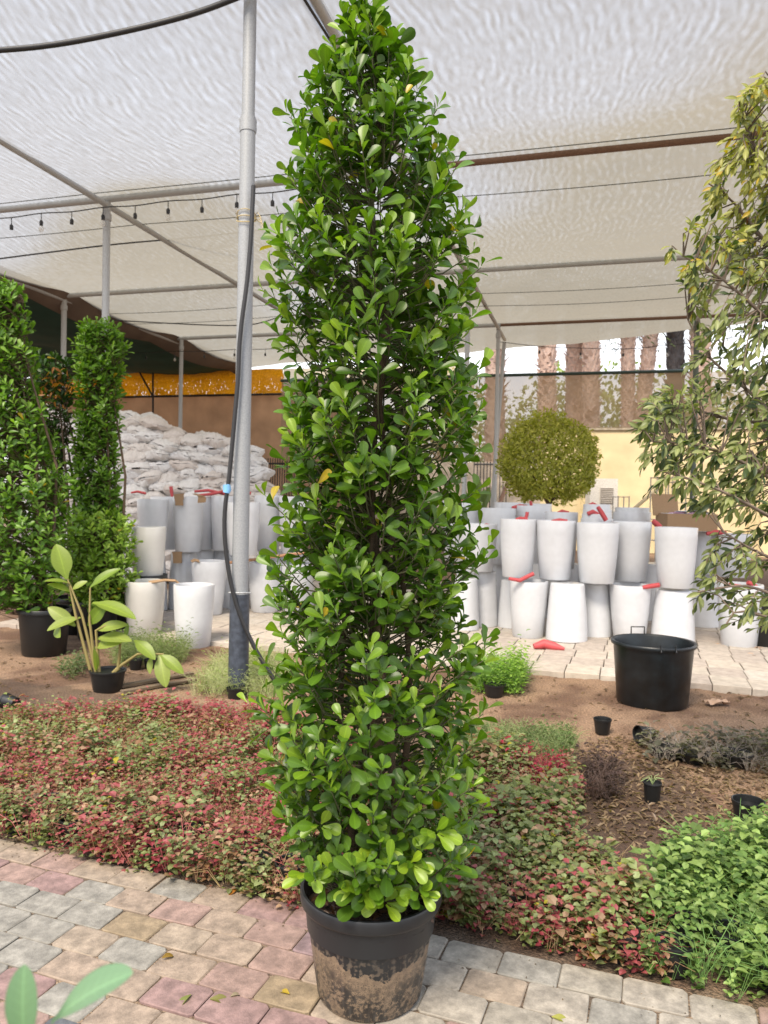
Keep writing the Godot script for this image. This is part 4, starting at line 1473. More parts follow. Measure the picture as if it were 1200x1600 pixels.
	for k in 9:
		var g := k * 0.7
		st.tube([Vector3(0.02, mid.y - r * 0.9, 0), hub + Vector3(cos(g) * r * 0.5, rf(-0.3, 0.2) * r, sin(g) * r * 0.5)], [0.02, 0.006], 6)
	part("trunk", st.mesh(), M.wood, rt)
	xfs = []
	cols = []
	for k in 11000:
		var dr := any_dir()
		var rr := r * (1.0 + warp.get_noise_3d(dr.x * 4, dr.y * 4, dr.z * 4) * 0.16 + warp.get_noise_3d(dr.x * 16, dr.y * 16, dr.z * 16) * 0.12)
		var p := hub + dr * rr * pow(rf(0.45, 1.0), 0.3) * Vector3(1.0, 0.95, 1.0)
		if dr.y < -0.9:
			continue
		if warp.get_noise_3d(p.x * 14, p.y * 14, p.z * 14) < -0.40:
			continue
		xfs.append(aim(any_dir() + Vector3(0, 0.5, 0), dr * 0.9 + Vector3.UP * 0.35 + any_dir() * 0.5, rf(0.05, 0.085), p))
		cols.append(Color(0.46, 0.50, 0.08).lerp(Color(0.74, 0.70, 0.13), clampf(rng.randf() * 0.8 + dr.y * 0.15 + (0.25 if dr.y < -0.45 else 0.0), 0, 1)))
	scatter("crown", leaf_mesh(0.25, 0.4, 0.3, 0.3, 3, 0.05), leaf_paint(Color.WHITE, 0.45), xfs, cols, rt)

# ---------------------------------------------------------------- beds of young plants
func sprig(n: int, tall: float, leaf: float, wide: float, seed_: int) -> ArrayMesh:
	var r := RandomNumberGenerator.new()
	r.seed = seed_
	var s := Shape.new()
	for k in n:
		var t := (k + 1.0) / n
		var g := k * 2.4 + r.randf_range(-0.4, 0.4)
		var out := Vector3(cos(g), 0, sin(g))
		var y := out * 0.85 + Vector3(0, r.randf_range(-0.1, 0.6), 0)
		y = y.normalized()
		var z := (Vector3.UP + out * 0.2 - y * Vector3.UP.dot(y)).normalized()
		var x := y.cross(z).normalized()
		var l := leaf * r.randf_range(0.7, 1.15) * (0.7 if k == n - 1 else 1.0)
		var b := Vector3(r.randf_range(-0.01, 0.01), tall * t, r.randf_range(-0.01, 0.01)) + out * leaf * 0.25
		var w := l * wide
		var dn := z * -l * 0.10
		var tone := r.randf_range(0.8, 1.0)
		s.c = Color(tone, tone, tone)
		var a := b
		var m := b + y * l * 0.5 + z * l * 0.02
		var tip := b + y * l + dn * 1.6
		var e1 := b + y * l * 0.32 + x * w + z * l * 0.13
		var e2 := b + y * l * 0.72 + x * w * 0.75 + z * l * 0.08
		var f1 := b + y * l * 0.32 - x * w + z * l * 0.13
		var f2 := b + y * l * 0.72 - x * w * 0.75 + z * l * 0.08
		s.tri(a, e1, m); s.tri(e1, e2, m); s.tri(e2, tip, m)
		s.tri(a, m, f1); s.tri(f1, m, f2); s.tri(f2, m, tip)
	return s.mesh()

func stems_mesh(n: int, tall: float, spread: float, r0: float, seed_: int) -> ArrayMesh:
	var r := RandomNumberGenerator.new()
	r.seed = seed_
	var s := Shape.new()
	for k in n:
		var g := r.randf() * TAU
		var o := Vector3(cos(g), 0, sin(g)) * spread
		var h := tall * r.randf_range(0.6, 1.1)
		s.tube([o * 0.2, o * 0.55 + Vector3(0, h * 0.75, 0), o * r.randf_range(0.9, 1.6) + Vector3(r.randf_range(-1, 1) * spread * 0.4, h * r.randf_range(0.75, 1.05), 0)], [r0, r0 * 0.8, r0 * 0.5], 3, false)
	return s.mesh()

func polygon(px: Array) -> PackedVector2Array:
	var out := PackedVector2Array()
	for e: Array in px:
		var p := ground(e[0], e[1])
		out.append(Vector2(p.x, p.z))
	return out

func spots(poly: PackedVector2Array, n: int) -> Array:
	var lo := poly[0]
	var hi := poly[0]
	for p in poly:
		lo = lo.min(p)
		hi = hi.max(p)
	var out := []
	while out.size() < n:
		var p := Vector2(rf(lo.x, hi.x), rf(lo.y, hi.y))
		if Geometry2D.is_point_in_polygon(p, poly):
			out.append(Vector3(p.x, soil_y(p.x, p.y), p.y))
	return out

func upright(p: Vector3, size: float, tilt := 0.35) -> Transform3D:
	return Transform3D(Basis(Vector3.UP, rf(0, TAU)) * Basis(Vector3.RIGHT, rf(-tilt, tilt)) * Basis.from_scale(Vector3.ONE * size), p)

func bed(called: String, label: String, px: Array, n: int, hue: Callable, stem_hue: Callable, tall: float, leaf: float, wide: float, stems: int, group := "") -> Node3D:
	var o := Node3D.new()
	o.name = called
	add_child(o, true)
	o.set_meta("label", label)
	o.set_meta("category", "ground cover")
	o.set_meta("kind", "stuff")
	var poly := polygon(px)
	var lists := [[], [], []]
	var tints := [[], [], []]
	for p: Vector3 in spots(poly, n):
		var k := rng.randi() % 3
		var lump := warp.get_noise_2d(p.x * 16.0, p.z * 16.0) * 0.6 + warp.get_noise_2d(p.x * 6.0, p.z * 6.0) * 0.6
		if lump < -0.22 and rng.randf() < 0.75:
			continue
		var hump := 1.0 + lump * 0.9
		lists[k].append(upright(p + Vector3(0, rf(-0.02, 0.02), 0), hump * rf(0.75, 1.15)))
		tints[k].append(hue.call(p))
	for k in 3:
		scatter("leaves", sprig(8 + k, tall * (0.85 + 0.15 * k), leaf, wide, 5 + k), leaf_paint(Color.WHITE, 0.5, false), lists[k], tints[k], o)
	if stems > 0:
		var sx := []
		var sc := []
		for p: Vector3 in spots(poly, stems):
			sx.append(upright(p + Vector3(0, 0.02, 0), rf(0.7, 1.15), 0.5))
			sc.append(stem_hue.call(p))
		var sm := paint(Color.WHITE, 0.6)
		sm.vertex_color_use_as_albedo = true
		scatter("stems", stems_mesh(5, tall * 0.95, tall * 0.6, 0.0014, 3), sm, sx, sc, o)
	return o

func small_pot(label: String, p: Vector3, r: float, tall: float, mat: Material, group := "", cat := "plant pot") -> MeshInstance3D:
	var s := Shape.new()
	s.lathe([Vector2(0, 0), Vector2(r * 0.74, 0), Vector2(r * 0.76, 0.004), Vector2(r * 0.95, tall * 0.86), Vector2(r, tall * 0.87), Vector2(r * 1.01, tall * 0.99), Vector2(r * 0.97, tall), Vector2(r * 0.92, tall * 0.98), Vector2(r * 0.88, tall * 0.75), Vector2(0, tall * 0.72)], 20)
	var o := part("nursery_pot", s.mesh(), mat, self, Transform3D(Basis(), p))
	tag(o, label, cat, group)
	return o

func beds() -> void:
	var red := Color(0.36, 0.05, 0.075)
	var pink := Color(0.47, 0.15, 0.15)
	var olive := Color(0.20, 0.235, 0.06)
	var sage := Color(0.32, 0.37, 0.17)
	var brown := Color(0.32, 0.17, 0.09)
	var front := func(p: Vector3) -> float: return -(p - edge_p).dot(edge_b)      # metres behind the paving
	var mix := func(redness: float) -> Color:
		var g := rng.randf()
		if g < redness:
			return pink.lerp(red, rng.randf()) if rng.randf() < 0.78 else brown
		if g > 0.985:
			return Color(0.45, 0.38, 0.03)
		return (olive.lerp(sage, rng.randf()) if rng.randf() < 0.8 else Color(0.42, 0.27, 0.17)) * rf(0.7, 1.25)
	bed("ground_cover", "mass of low red-stemmed and olive young plants between the pavers and the bare soil, on the post's side",
		[[-260, 1250], [-60, 1297], [60, 1327], [140, 1347], [330, 1388], [460, 1422], [560, 1430], [600, 1300], [560, 1180], [400, 1128], [210, 1122], [60, 1130], [-40, 1150], [-260, 1160]], 8500,
		func(p: Vector3) -> Color:
			var f: float = front.call(p)
			var n := warp.get_noise_2d(p.x * 3.2, p.z * 3.2) * 0.9
			return mix.call(clampf(0.24 + n * 0.65 + smoothstep(1.3, 1.85, f) * 0.6 + smoothstep(-1.6, -0.9, p.x) * 0.14, 0.03, 0.9)),
		func(_p: Vector3) -> Color: return Color(0.46, 0.10, 0.12).lerp(Color(0.36, 0.27, 0.12), rng.randf()), 0.135, 0.029, 0.40, 1500)
	bed("ground_cover", "mass of low brown-red and green young plants between tall tree and the fresh green plants",
		[[600, 1452], [690, 1444], [800, 1474], [900, 1501], [1010, 1529], [1060, 1528], [1010, 1440], [960, 1390], [905, 1340], [880, 1290], [910, 1255], [890, 1215], [760, 1196], [690, 1200], [600, 1260]], 4300,
		func(p: Vector3) -> Color:
			var f: float = front.call(p)
			var n := warp.get_noise_2d(p.x * 3.6 + 50, p.z * 3.6) * 0.9
			return mix.call(clampf(0.05 + n * 0.5 + smoothstep(0.55, 0.1, f) * 0.25 + smoothstep(1.3, 1.7, f) * 0.3, 0.03, 0.8)),
		func(_p: Vector3) -> Color: return Color(0.32, 0.06, 0.07).lerp(Color(0.36, 0.27, 0.13), rng.randf()), 0.135, 0.033, 0.40, 600)
	bed("ground_cover", "lush fresh green leafy plants spilling over black pots at the photo's lower corner",
		[[1010, 1520], [1100, 1550], [1290, 1602], [1420, 1480], [1380, 1330], [1240, 1318], [1120, 1330], [1040, 1370], [1000, 1440]], 1300,
		func(_p: Vector3) -> Color: return Color(0.11, 0.22, 0.04).lerp(Color(0.35, 0.48, 0.14), rng.randf()) * rf(0.6, 1.1),
		func(_p: Vector3) -> Color: return Color(0.16, 0.30, 0.08), 0.17, 0.038, 0.36, 200)
	bed("ground_cover", "patch of crimson-leaved young plants at the back of the brown-red mass", [[800, 1215], [870, 1212], [885, 1245], [820, 1255]], 130,
		func(_p: Vector3) -> Color: return Color(0.42, 0.03, 0.06) * rf(0.5, 1.2), func(_p: Vector3) -> Color: return Color(0.4, 0.05, 0.08), 0.15, 0.03, 0.3, 60)
	bed("weeds", "dull purple-brown wilted plants beside the bare soil and the leaf mulch", [[905, 1200], [960, 1205], [965, 1250], [915, 1260]], 75,
		func(_p: Vector3) -> Color: return Color(0.10, 0.06, 0.05) * rf(0.6, 1.3), func(_p: Vector3) -> Color: return Color(0.14, 0.09, 0.07), 0.12, 0.03, 0.3, 60)
	bed("weeds", "fine grey-green weeds behind the tall tree's pot side, next to the bright clump", [[720, 1180], [890, 1195], [900, 1160], [830, 1150], [720, 1150]], 420,
		func(_p: Vector3) -> Color: return Color(0.16, 0.24, 0.08) * rf(0.6, 1.2), func(_p: Vector3) -> Color: return Color(0.28, 0.34, 0.13), 0.11, 0.026, 0.16, 260)
	bed("weeds", "bright green bushy weeds in black trays between the tall tree and the black tub", [[735, 1085], [812, 1090], [822, 1060], [745, 1052]], 420,
		func(_p: Vector3) -> Color: return Color(0.20, 0.40, 0.05).lerp(Color(0.38, 0.56, 0.10), rng.randf()), func(_p: Vector3) -> Color: return Color(0.20, 0.34, 0.08), 0.22, 0.036, 0.26, 120)
	bed("weeds", "pale straw-green grassy weeds around the foot of the grey post", [[300, 1092], [440, 1098], [452, 1048], [395, 1030], [330, 1050]], 300,
		func(_p: Vector3) -> Color: return Color(0.36, 0.44, 0.15) * rf(0.6, 1.2), func(_p: Vector3) -> Color: return Color(0.42, 0.46, 0.20), 0.17, 0.030, 0.13, 420)
	bed("weeds", "green feathery weeds before the cream-lit white planter", [[170, 1046], [290, 1040], [292, 1018], [190, 1020]], 330,
		func(_p: Vector3) -> Color: return Color(0.22, 0.30, 0.09) * rf(0.6, 1.2), func(_p: Vector3) -> Color: return Color(0.26, 0.32, 0.12), 0.20, 0.034, 0.2, 200)
	bed("weeds", "sparse sprouts on the soil before the broad-leaved plant", [[90, 1062], [130, 1064], [132, 1040], [100, 1044]], 40,
		func(_p: Vector3) -> Color: return Color(0.16, 0.22, 0.09) * rf(0.6, 1.2), func(_p: Vector3) -> Color: return Color(0.26, 0.28, 0.12), 0.12, 0.04, 0.25, 16)
	bed("withered_plants", "row of withered grey-brown plants lying in low black trays on the leaf mulch", [[1020, 1190], [1090, 1205], [1260, 1212], [1260, 1178], [1130, 1160], [1010, 1166]], 95,
		func(_p: Vector3) -> Color: return Color(0.24, 0.19, 0.155).lerp(Color(0.16, 0.19, 0.10), rng.randf() * 0.6) * rf(0.6, 1.2), func(_p: Vector3) -> Color: return Color(0.34, 0.29, 0.24), 0.10, 0.055, 0.30, 150)
	# black nursery pots that show under the front of the plants
	var gl := "small black nursery pots along the paving edge"
	var s0 := -0.3
	while s0 < 3.6:
		if s0 < 1.45 or s0 > 2.05:
			for row in 2:
				if rng.randf() < (0.45 if row == 0 else 0.1):
					continue
				var p := edge_p + edge_a * (s0 + rf(-0.02, 0.02) + row * 0.05) - edge_b * (0.09 + row * 0.14 + rf(0, 0.03))
				p.y = 0.0
				if absf(s0 - 1.05) < 0.06 and row == 0:
					small_pot("small brick-red nursery pot at the paving edge under trailing red stems", p, 0.05, 0.085, paint(lin(0.22, 0.04, 0.03), 0.5))
				else:
					small_pot("small black nursery pot under the plants along the edge of the pavers", p, rf(0.055, 0.068), rf(0.085, 0.105), M.black, gl)
		s0 += 0.155
	# dry leaves and chips on the soil
	var xfs := []
	var cols := []
	var poly := polygon([[890, 1290], [1000, 1325], [1320, 1330], [1320, 1180], [960, 1150], [880, 1180]])
	for p: Vector3 in spots(poly, 3600):
		xfs.append(aim(Vector3(rf(-1, 1), rf(-0.05, 0.2), rf(-1, 1)), Vector3.UP + any_dir() * 0.35, rf(0.018, 0.05), p + Vector3(0, rf(0.004, 0.016), 0)))
		cols.append(Color(0.48, 0.35, 0.23).lerp(Color(0.15, 0.085, 0.05), rng.randf()) * rf(0.7, 1.2))
	poly = polygon([[-100, 1120], [1350, 1180], [1350, 1060], [700, 1060], [300, 1010], [-100, 1010]])
	for p: Vector3 in spots(poly, 900):
		xfs.append(aim(Vector3(rf(-1, 1), rf(-0.05, 0.2), rf(-1, 1)), Vector3.UP + any_dir() * 0.3, rf(0.015, 0.06), p + Vector3(0, rf(0.004, 0.012), 0)))
		cols.append(Color(0.32, 0.22, 0.14).lerp(Color(0.12, 0.07, 0.04), rng.randf()))
	var crumbs := []
	var crumb_cols := []
	var lit := scatter("leaf_litter", leaf_mesh(0.2, 0.3, 0.5, 0.7, 3, 0.05), M.leaf, xfs, cols, self)
	for k in 170:
		var p := edge_p + edge_a * rf(-0.4, 3.6) + edge_b * (absf(rng.randfn()) * 0.10)
		crumbs.append(aim(Vector3(rf(-1, 1), 0.02, rf(-1, 1)), Vector3.UP + any_dir() * 0.3, rf(0.004, 0.011), p + Vector3(0, 0.003, 0)))
		crumb_cols.append(Color(0.30, 0.21, 0.14).lerp(Color(0.11, 0.075, 0.05), rng.randf()))
	tag(scatter("soil_crumbs", leaf_mesh(0.3, 0.3, 0.5, 0.7, 3, 0.05), M.leaf, crumbs, crumb_cols, self), "crumbs of soil and bark spilt from the beds onto the pavers", "soil crumbs")
	tag(lit, "dry brown leaves and bark chips strewn over the bare soil", "leaf litter")

# ---------------------------------------------------------------- smaller things
func foam(label: String, pts: Array, r: float) -> void:
	var s := Shape.new()
	s.tube(pts, [r * 0.8, r, r, r * 0.8], 8)
	tag(part("foam_stick", s.mesh(), M.foam, self), label, "packing foam", "red packing foam on the planters")

func sheet(called: String, label: String, cat: String, pts: Array, thick: float, mat: Material) -> void:
	# a bent strip: pts are [left, right] pairs
	var s := Shape.new()
	for k in pts.size() - 1:
		var a: Vector3 = pts[k][0]
		var b: Vector3 = pts[k][1]
		var c: Vector3 = pts[k + 1][1]
		var d: Vector3 = pts[k + 1][0]
		var n := (b - a).cross(d - a).normalized() * thick * 0.5
		s.quad(a + n, d + n, c + n, b + n)
		s.quad(a - n, b - n, c - n, d - n)
		s.quad(a + n, a - n, d - n, d + n)
		s.quad(b - n, b + n, c + n, c - n)
		if k == 0:
			s.quad(a - n, a + n, b + n, b - n)
		if k == pts.size() - 2:
			s.quad(c - n, c + n, d + n, d - n)
	tag(part(called, s.mesh(), mat, self), label, cat)

func small_things() -> void:
	# black tub with wire handles
	var f := ground(1022, 1109)
	f.z -= 0.22
	var d := -f.z
	f.x = at(1021, 1000, d).x
	var tub := thing("black_tub", "large empty black plastic tub with a wire handle on the soil", "tub", f)
	var r := (at(1086, 1000, d) - at(958, 997, d)).length() * 0.5
	var tall := at(1021, 1001, d).y
	var s := Shape.new()
	s.lathe([Vector2(0, 0), Vector2(r * 0.80, 0), Vector2(r * 0.83, 0.012), Vector2(r * 0.93, tall - 0.05), Vector2(r * 0.94, tall - 0.03), Vector2(r * 0.99, tall - 0.028), Vector2(r, tall - 0.018), Vector2(r * 1.0, tall - 0.006), Vector2(r * 0.985, tall), Vector2(r * 0.93, tall - 0.004), Vector2(r * 0.91, tall - 0.02), Vector2(r * 0.80, 0.015), Vector2(0, 0.015)], 64)
	part("wall", s.mesh(), grained(lin(0.014, 0.021, 0.026), 0.38, noise_tex(0.01, 0.35, 1.0, 6, 55), 1.5), tub)
	for g: float in [-PI * 0.52, PI * 0.5]:
		var hs := Shape.new()
		var dirv := Vector3(cos(g), 0, sin(g))
		var side := Vector3(-sin(g), 0, cos(g)) * 0.055
		var up := 0.055 if g < 0 else 0.02
		hs.tube([dirv * r * 0.97 - side + Vector3(0, tall - 0.03, 0), dirv * r * 0.97 - side + Vector3(0, tall + up, 0), dirv * r * 0.97 + side + Vector3(0, tall + up, 0), dirv * r * 0.97 + side + Vector3(0, tall - 0.03, 0)] if g < 0 else [dirv * r * 0.93 - side * 1.0 + Vector3(0, tall - 0.04, 0), dirv * r * 0.96 - side + Vector3(0, tall + up, 0), dirv * r * 1.02 - side + Vector3(0, tall - 0.03, 0)], [0.006], 6)
		if g > 0:
			hs.tube([dirv * r * 0.93 + side * 1.0 + Vector3(0, tall - 0.04, 0), dirv * r * 0.96 + side + Vector3(0, tall + up, 0), dirv * r * 1.02 + side + Vector3(0, tall - 0.03, 0)], [0.006], 6)
		part("handle", hs.mesh(), M.black, tub)
	# dark pot beside the yellowing tree and the pot under the sunlit planter
	f = ground(1212, 1020)
	f.z -= 0.2
	var op := thing("black_pot", "tall blue-black pot at the edge of the photo beside the round white planter", "plant pot", f)
	black_pot(op, 0.26, at(1212, 925, -f.z).y, 0.78)
	f = at(229, 897, 8.75)
	op = thing("black_pot", "wide black pot holding the sunlit white planter", "plant pot", Vector3(f.x, 0.0, f.z))
	black_pot(op, 0.235, f.y, 0.8)
	# broad-leaved young plant
	broad_plant()
	# small pots on the soil
	f = ground(1023, 1258)
	var sp := thing("nursery_pot", "tiny black pot with a pale sprout standing alone on the leaf mulch", "plant pot", f + Vector3(0, 0.0, -0.04))
	black_pot(sp, 0.047, 0.105, 0.8)
	var sg := Shape.new()
	for k in 8:
		var g := k * 0.8
		sg.tube([Vector3(0, 0.09, 0), Vector3(cos(g) * 0.02, 0.13, sin(g) * 0.02), Vector3(cos(g) * 0.06, 0.12 + 0.02 * sin(k), sin(g) * 0.06)], [0.0015], 4)
	part("sprout", sg.mesh(), paint(lin(0.30, 0.38, 0.16), 0.6), sp)
	for e: Array in [[1180, 1302, 0.075, 0.13, "black pot standing behind the lush green plants"], [775, 1092, 0.09, 0.10, "black tray under the bright green bushy weeds"], [1050, 1192, 0.10, 0.07, "low black tray of withered plants, nearest the tiny pot"], [1092, 1200, 0.10, 0.07, "low black tray in the middle of the withered row"], [1160, 1205, 0.10, 0.08, "low black tray at the end of the withered row"], [945, 1150, 0.06, 0.10, "small black pot at the back of the wispy weeds"], [365, 1096, 0.07, 0.09, "small black pot with grey sprouts at the foot of the grey post"], [208, 1048, 0.06, 0.09, "small black pot behind the broad-leaved plant's pot"], [232, 1046, 0.06, 0.08, "small black pot under the feathery weeds"]]:
		var p := ground(e[0], e[1])
		p.y = 0.0
		small_pot(e[4], p + Vector3(0, 0, -e[2]), e[2], e[3], M.black)
	for e: Array in [[1006, 1160, 0.35, "overturned black pot lying beside the withered plants"], [14, 1112, -0.4, "overturned black pot lying on the soil by the red plants"]]:
		var p := ground(e[0], e[1])
		var pot := small_pot(e[3], p, 0.055, 0.11, M.black)
		pot.transform = Transform3D(Basis(Vector3.UP, e[2]) * Basis(Vector3.BACK, PI * 0.48), p + Vector3(0.05, 0.058, 0))
	# lath strips on the soil
	for e: Array in [[178, 1079, 300, 1056, "thin weathered wooden lath lying on the soil by the small pot"], [190, 1086, 306, 1066, "lower of two weathered laths on the soil, partly under the red plants"]]:
		var a := ground(e[0], e[1])
		var b := ground(e[2], e[3])
		var bd := (b - a).normalized()
		var ls := Shape.new()
		ls.box((a + b) * 0.5 + Vector3(0, 0.025, 0), Vector3((b - a).length(), 0.018, 0.06), Basis(bd, Vector3.UP, bd.cross(Vector3.UP)))
		tag(part("wooden_lath", ls.mesh(), grained(lin(0.36, 0.26, 0.17), 0.9, streak, 4.0), self), e[4], "lath")
	# bamboo on the lower planters
	s = Shape.new()
	s.tube([at(352, 880, 9.72), at(400, 874, 9.7), at(455, 866, 9.65), at(500, 862, 9.65)], [0.018], 8)
	tag(part("bamboo_stick", s.mesh(), paint(lin(0.48, 0.25, 0.13), 0.6), self), "reddish bamboo stick lying across the lower planters behind the grey post", "stick")
	# red packing foam
	for e: Array in [
		["crossed pink foam sticks heaped on the planter beside the tall tree", [[697, 797], [712, 790], [724, 779]], 9.85, 0.03],
		["curved red foam piece next to the heaped foam", [[729, 793], [738, 786], [750, 791]], 9.85, 0.03],
		["flat red foam bar across the second-row planters", [[800, 794], [812, 791], [824, 793]], 9.75, 0.03],
		["short foam stick standing upright in the second-row planter", [[830, 796], [830, 789], [829, 783]], 9.7, 0.02],
		["red foam stub rising from the foam-stub planter", [[820, 811], [823, 806], [824, 800]], 8.5, 0.02],
		["red foam lying low in the foam-stub planter", [[806, 812], [814, 810], [824, 812]], 8.45, 0.022],
		["flat red foam ring part in the straddling planter", [[862, 815], [874, 813], [886, 815]], 8.42, 0.024],
		["pale red foam in the second-row planter's mouth", [[870, 803], [878, 799], [888, 802]], 9.15, 0.025],
		["red foam lump on the nested rims", [[918, 803], [926, 800], [936, 804]], 8.8, 0.03],
		["slanting red foam stick leaning on the nested rims", [[934, 792], [940, 801], [947, 813]], 8.6, 0.028],
		["small red foam on the topmost nested rim", [[919, 790], [926, 787], [932, 790]], 8.9, 0.02],
		["red foam end poking out beside the cardboard box", [[1020, 814], [1026, 819], [1031, 824]], 8.6, 0.035],
		["red foam laid over the shaded planter behind the end column", [[1104, 834], [1116, 831], [1134, 833]], 8.9, 0.028],
		["bent red foam over the rim of a lower planter", [[795, 904], [812, 907], [834, 896]], 8.15, 0.022],
		["red foam bar on the rim of the open planter behind the tub", [[1004, 918], [1016, 916], [1030, 914]], 8.1, 0.026],
		["red foam sticking up from the round white planter", [[1140, 912], [1148, 916], [1158, 917]], 8.0, 0.025],
		["pale red foam bundle inside the round white planter", [[1168, 910], [1176, 914], [1184, 920]], 8.0, 0.03],
		["small pink foam inside the upper planter cut by leaves", [[752, 823], [760, 821], [768, 823]], 8.9, 0.025],
		["stub of red foam standing upright by the sacks", [[269, 776], [268, 768], [267, 760]], 10.2, 0.024],
		["long pink foam stick in front of the sacks, upper", [[304, 768], [325, 766], [352, 772]], 10.1, 0.02],
		["long pink foam stick in front of the sacks, lower", [[310, 774], [330, 772], [348, 768]], 10.05, 0.02],
		["pink foam scraps on the planters at the clipped columns", [[205, 770], [215, 768], [228, 771]], 9.9, 0.016],
		["red foam behind the grey post", [[376, 771], [384, 769], [392, 771]], 10.1, 0.022]]:
		var pts := []
		for q: Array in e[1]:
			pts.append(at(q[0], q[1], e[2]))
		foam(e[0], pts, e[3])
	var rp := ground(858, 1010)
	s = Shape.new()
	s.tube([ground(834, 1010, 0.075), ground(850, 1006, 0.10), ground(866, 1010, 0.085), ground(882, 1014, 0.07)], [0.028, 0.05, 0.045, 0.015], 9)
	tag(part("foam_piece", s.mesh(), M.foam, self), "bright red crumpled foam piece lying on the slab path", "packing foam")
	# cardboard guards and scraps on the planters
	for e: Array in [["brown cardboard corner guard hooked over the planter rim, nearer the slim column", [[[273, 782], [287, 781]], [[272, 772], [287, 771]], [[273, 775], [285, 774]], [[274, 788], [286, 787]], [[274, 790], [286, 790]]], 9.52],
		["brown cardboard corner guard hooked over the planter rim, nearer the cable", [[[301, 772], [314, 776]], [[305, 771], [319, 775]], [[310, 776], [322, 779]], [[309, 786], [321, 785]]], 9.52],
		["orange cardboard corner hung on the upturned planter", [[[269, 862], [285, 862]], [[270, 866], [284, 866]], [[271, 880], [284, 880]]], 9.62],
		["cardboard scrap on the rim of the white planter behind the foremost one", [[[298, 876], [300, 879]], [[304, 873], [306, 877]], [[311, 875], [312, 879]]], 9.3],
		["long strip of cardboard laid across the cream-lit planter", [[[232, 908], [234, 912]], [[256, 905], [258, 908]], [[274, 906], [275, 909]], [[281, 912], [282, 916]]], 7.95]]:
		var pts := []
		for q: Array in e[1]:
			pts.append([at(q[0][0], q[0][1], e[2]), at(q[1][0], q[1][1], e[2] - 0.02)])
		sheet("cardboard_guard", e[0], "cardboard", pts, 0.014, M.card)
	# open cardboard box with papers on top of the planters
	var bx := at(1072, 829, 9.0)
	var box := thing("cardboard_box", "open cardboard box full of papers on top of the rear planters", "box", bx)
	box.rotation.y = 0.12
	for e: Array in [[Vector3(0, 0.10, 0.14), Vector3(0.62, 0.20, 0.01)], [Vector3(0, 0.10, -0.14), Vector3(0.62, 0.20, 0.01)], [Vector3(-0.31, 0.10, 0), Vector3(0.01, 0.20, 0.27)], [Vector3(0.31, 0.10, 0), Vector3(0.01, 0.20, 0.27)], [Vector3(0, 0.006, 0), Vector3(0.60, 0.01, 0.26)]]:
		s = Shape.new()
		s.box(e[0], e[1])
		part("box_wall", s.mesh(), M.card, box)
	s = Shape.new()
	s.box(Vector3(-0.22, 0.30, -0.10), Vector3(0.32, 0.26, 0.012), Basis(Vector3.RIGHT, -0.2))
	part("box_flap", s.mesh(), M.card, box)
	for k in 7:
		s = Shape.new()
		s.box(Vector3(-0.18 + k * 0.065, 0.20 + 0.012 * (k % 3), 0.02 * sin(k * 2.0)), Vector3(0.2, 0.008, 0.14), Basis(Vector3.UP, k * 0.7) * Basis(Vector3.BACK, 0.3 * sin(k * 3.0)))
		part("paper", s.mesh(), paint([lin(0.7, 0.7, 0.72), lin(0.45, 0.25, 0.38), lin(0.62, 0.66, 0.72)][k % 3], 0.7), box)
	# air conditioner unit on a stand
	var ap := at(939, 797, 22.2)
	var ac := thing("air_conditioner", "old cream outdoor air-conditioning unit in front of the yellow wall", "air conditioner", Vector3(ap.x, 0, ap.z))
	s = Shape.new()
	var wide := (at(960, 770, 22.2) - at(917, 770, 22.2)).length()
	var hi := at(939, 748, 22.2).y
	s.box(Vector3(0, (hi + 0.6) * 0.5, 0), Vector3(wide, hi - 0.6, 0.5))
	part("casing", s.mesh(), grained(lin(0.82, 0.78, 0.70), 0.5, fine, 1.0), ac)
	for k in 9:
		s = Shape.new()
		s.box(Vector3(0.08, hi - 0.28 - k * 0.052, 0.27), Vector3(wide * 0.46, 0.03, 0.03), Basis(Vector3.RIGHT, 0.5))
		part("louvre", s.mesh(), paint(lin(0.45, 0.41, 0.36), 0.7), ac)
	for x: float in [-0.3, 0.3]:
		for z: float in [-0.18, 0.18]:
			s = Shape.new()
			s.box(Vector3(x, 0.3, z), Vector3(0.05, 0.6, 0.05))
			part("leg", s.mesh(), M.steel, ac)
	# wire racks and a pole by the yellow wall
	for e: Array in [[962, 979, 775, 800, 18.0, "small wire rack beside the air-conditioning unit"], [1022, 1046, 745, 800, 17.0, "tall white wire rack behind the cardboard box"], [1050, 1078, 752, 800, 16.5, "wire shelf rack half hidden by the yellowing tree"]]:
		wire_rack(e)
	pipe("timber_prop", "timber prop slanting up against the yellow wall", "prop", at(985, 800, 20.0), at(1052, 742, 20.5), 0.05, paint(lin(0.48, 0.38, 0.22), 0.8))
	pipe("timber_prop", "reddish timber leaning on the dark gate", "prop", at(776, 800, 17.5), at(800, 735, 20.0), 0.05, paint(lin(0.30, 0.17, 0.11), 0.8))
	# cut cactus-like shoots behind the planters
	var cp := thing("leafy_shoots", "light green upright shoots behind the planters, beside the dark gate", "plant", at(752, 800, 12.5) * Vector3(1, 0, 1))
	for e: Array in [[742, 752, 0.06], [758, 764, 0.08], [752, 775, 0.07]]:
		var q := at(e[0], e[1], 12.5) - cp.position
		s = Shape.new()
		s.tube([Vector3(q.x * 0.3, 0, 0), Vector3(q.x * 0.9, q.y - 0.35, 0)], [0.015], 5)
		part("stem", s.mesh(), M.wood, cp)
		for k in 3:
			part("leaf", leaf_mesh(0.22, 0.3, 0.3, 0.3), leaf_paint(lin(0.25, 0.36, 0.12)), cp, aim(Vector3(0.25 * (k - 1), 1, 0.1), Vector3(0.2 * k, 0.1, 1), 0.34, Vector3(q.x * 0.9, q.y - 0.38 + 0.04 * k, 0)))
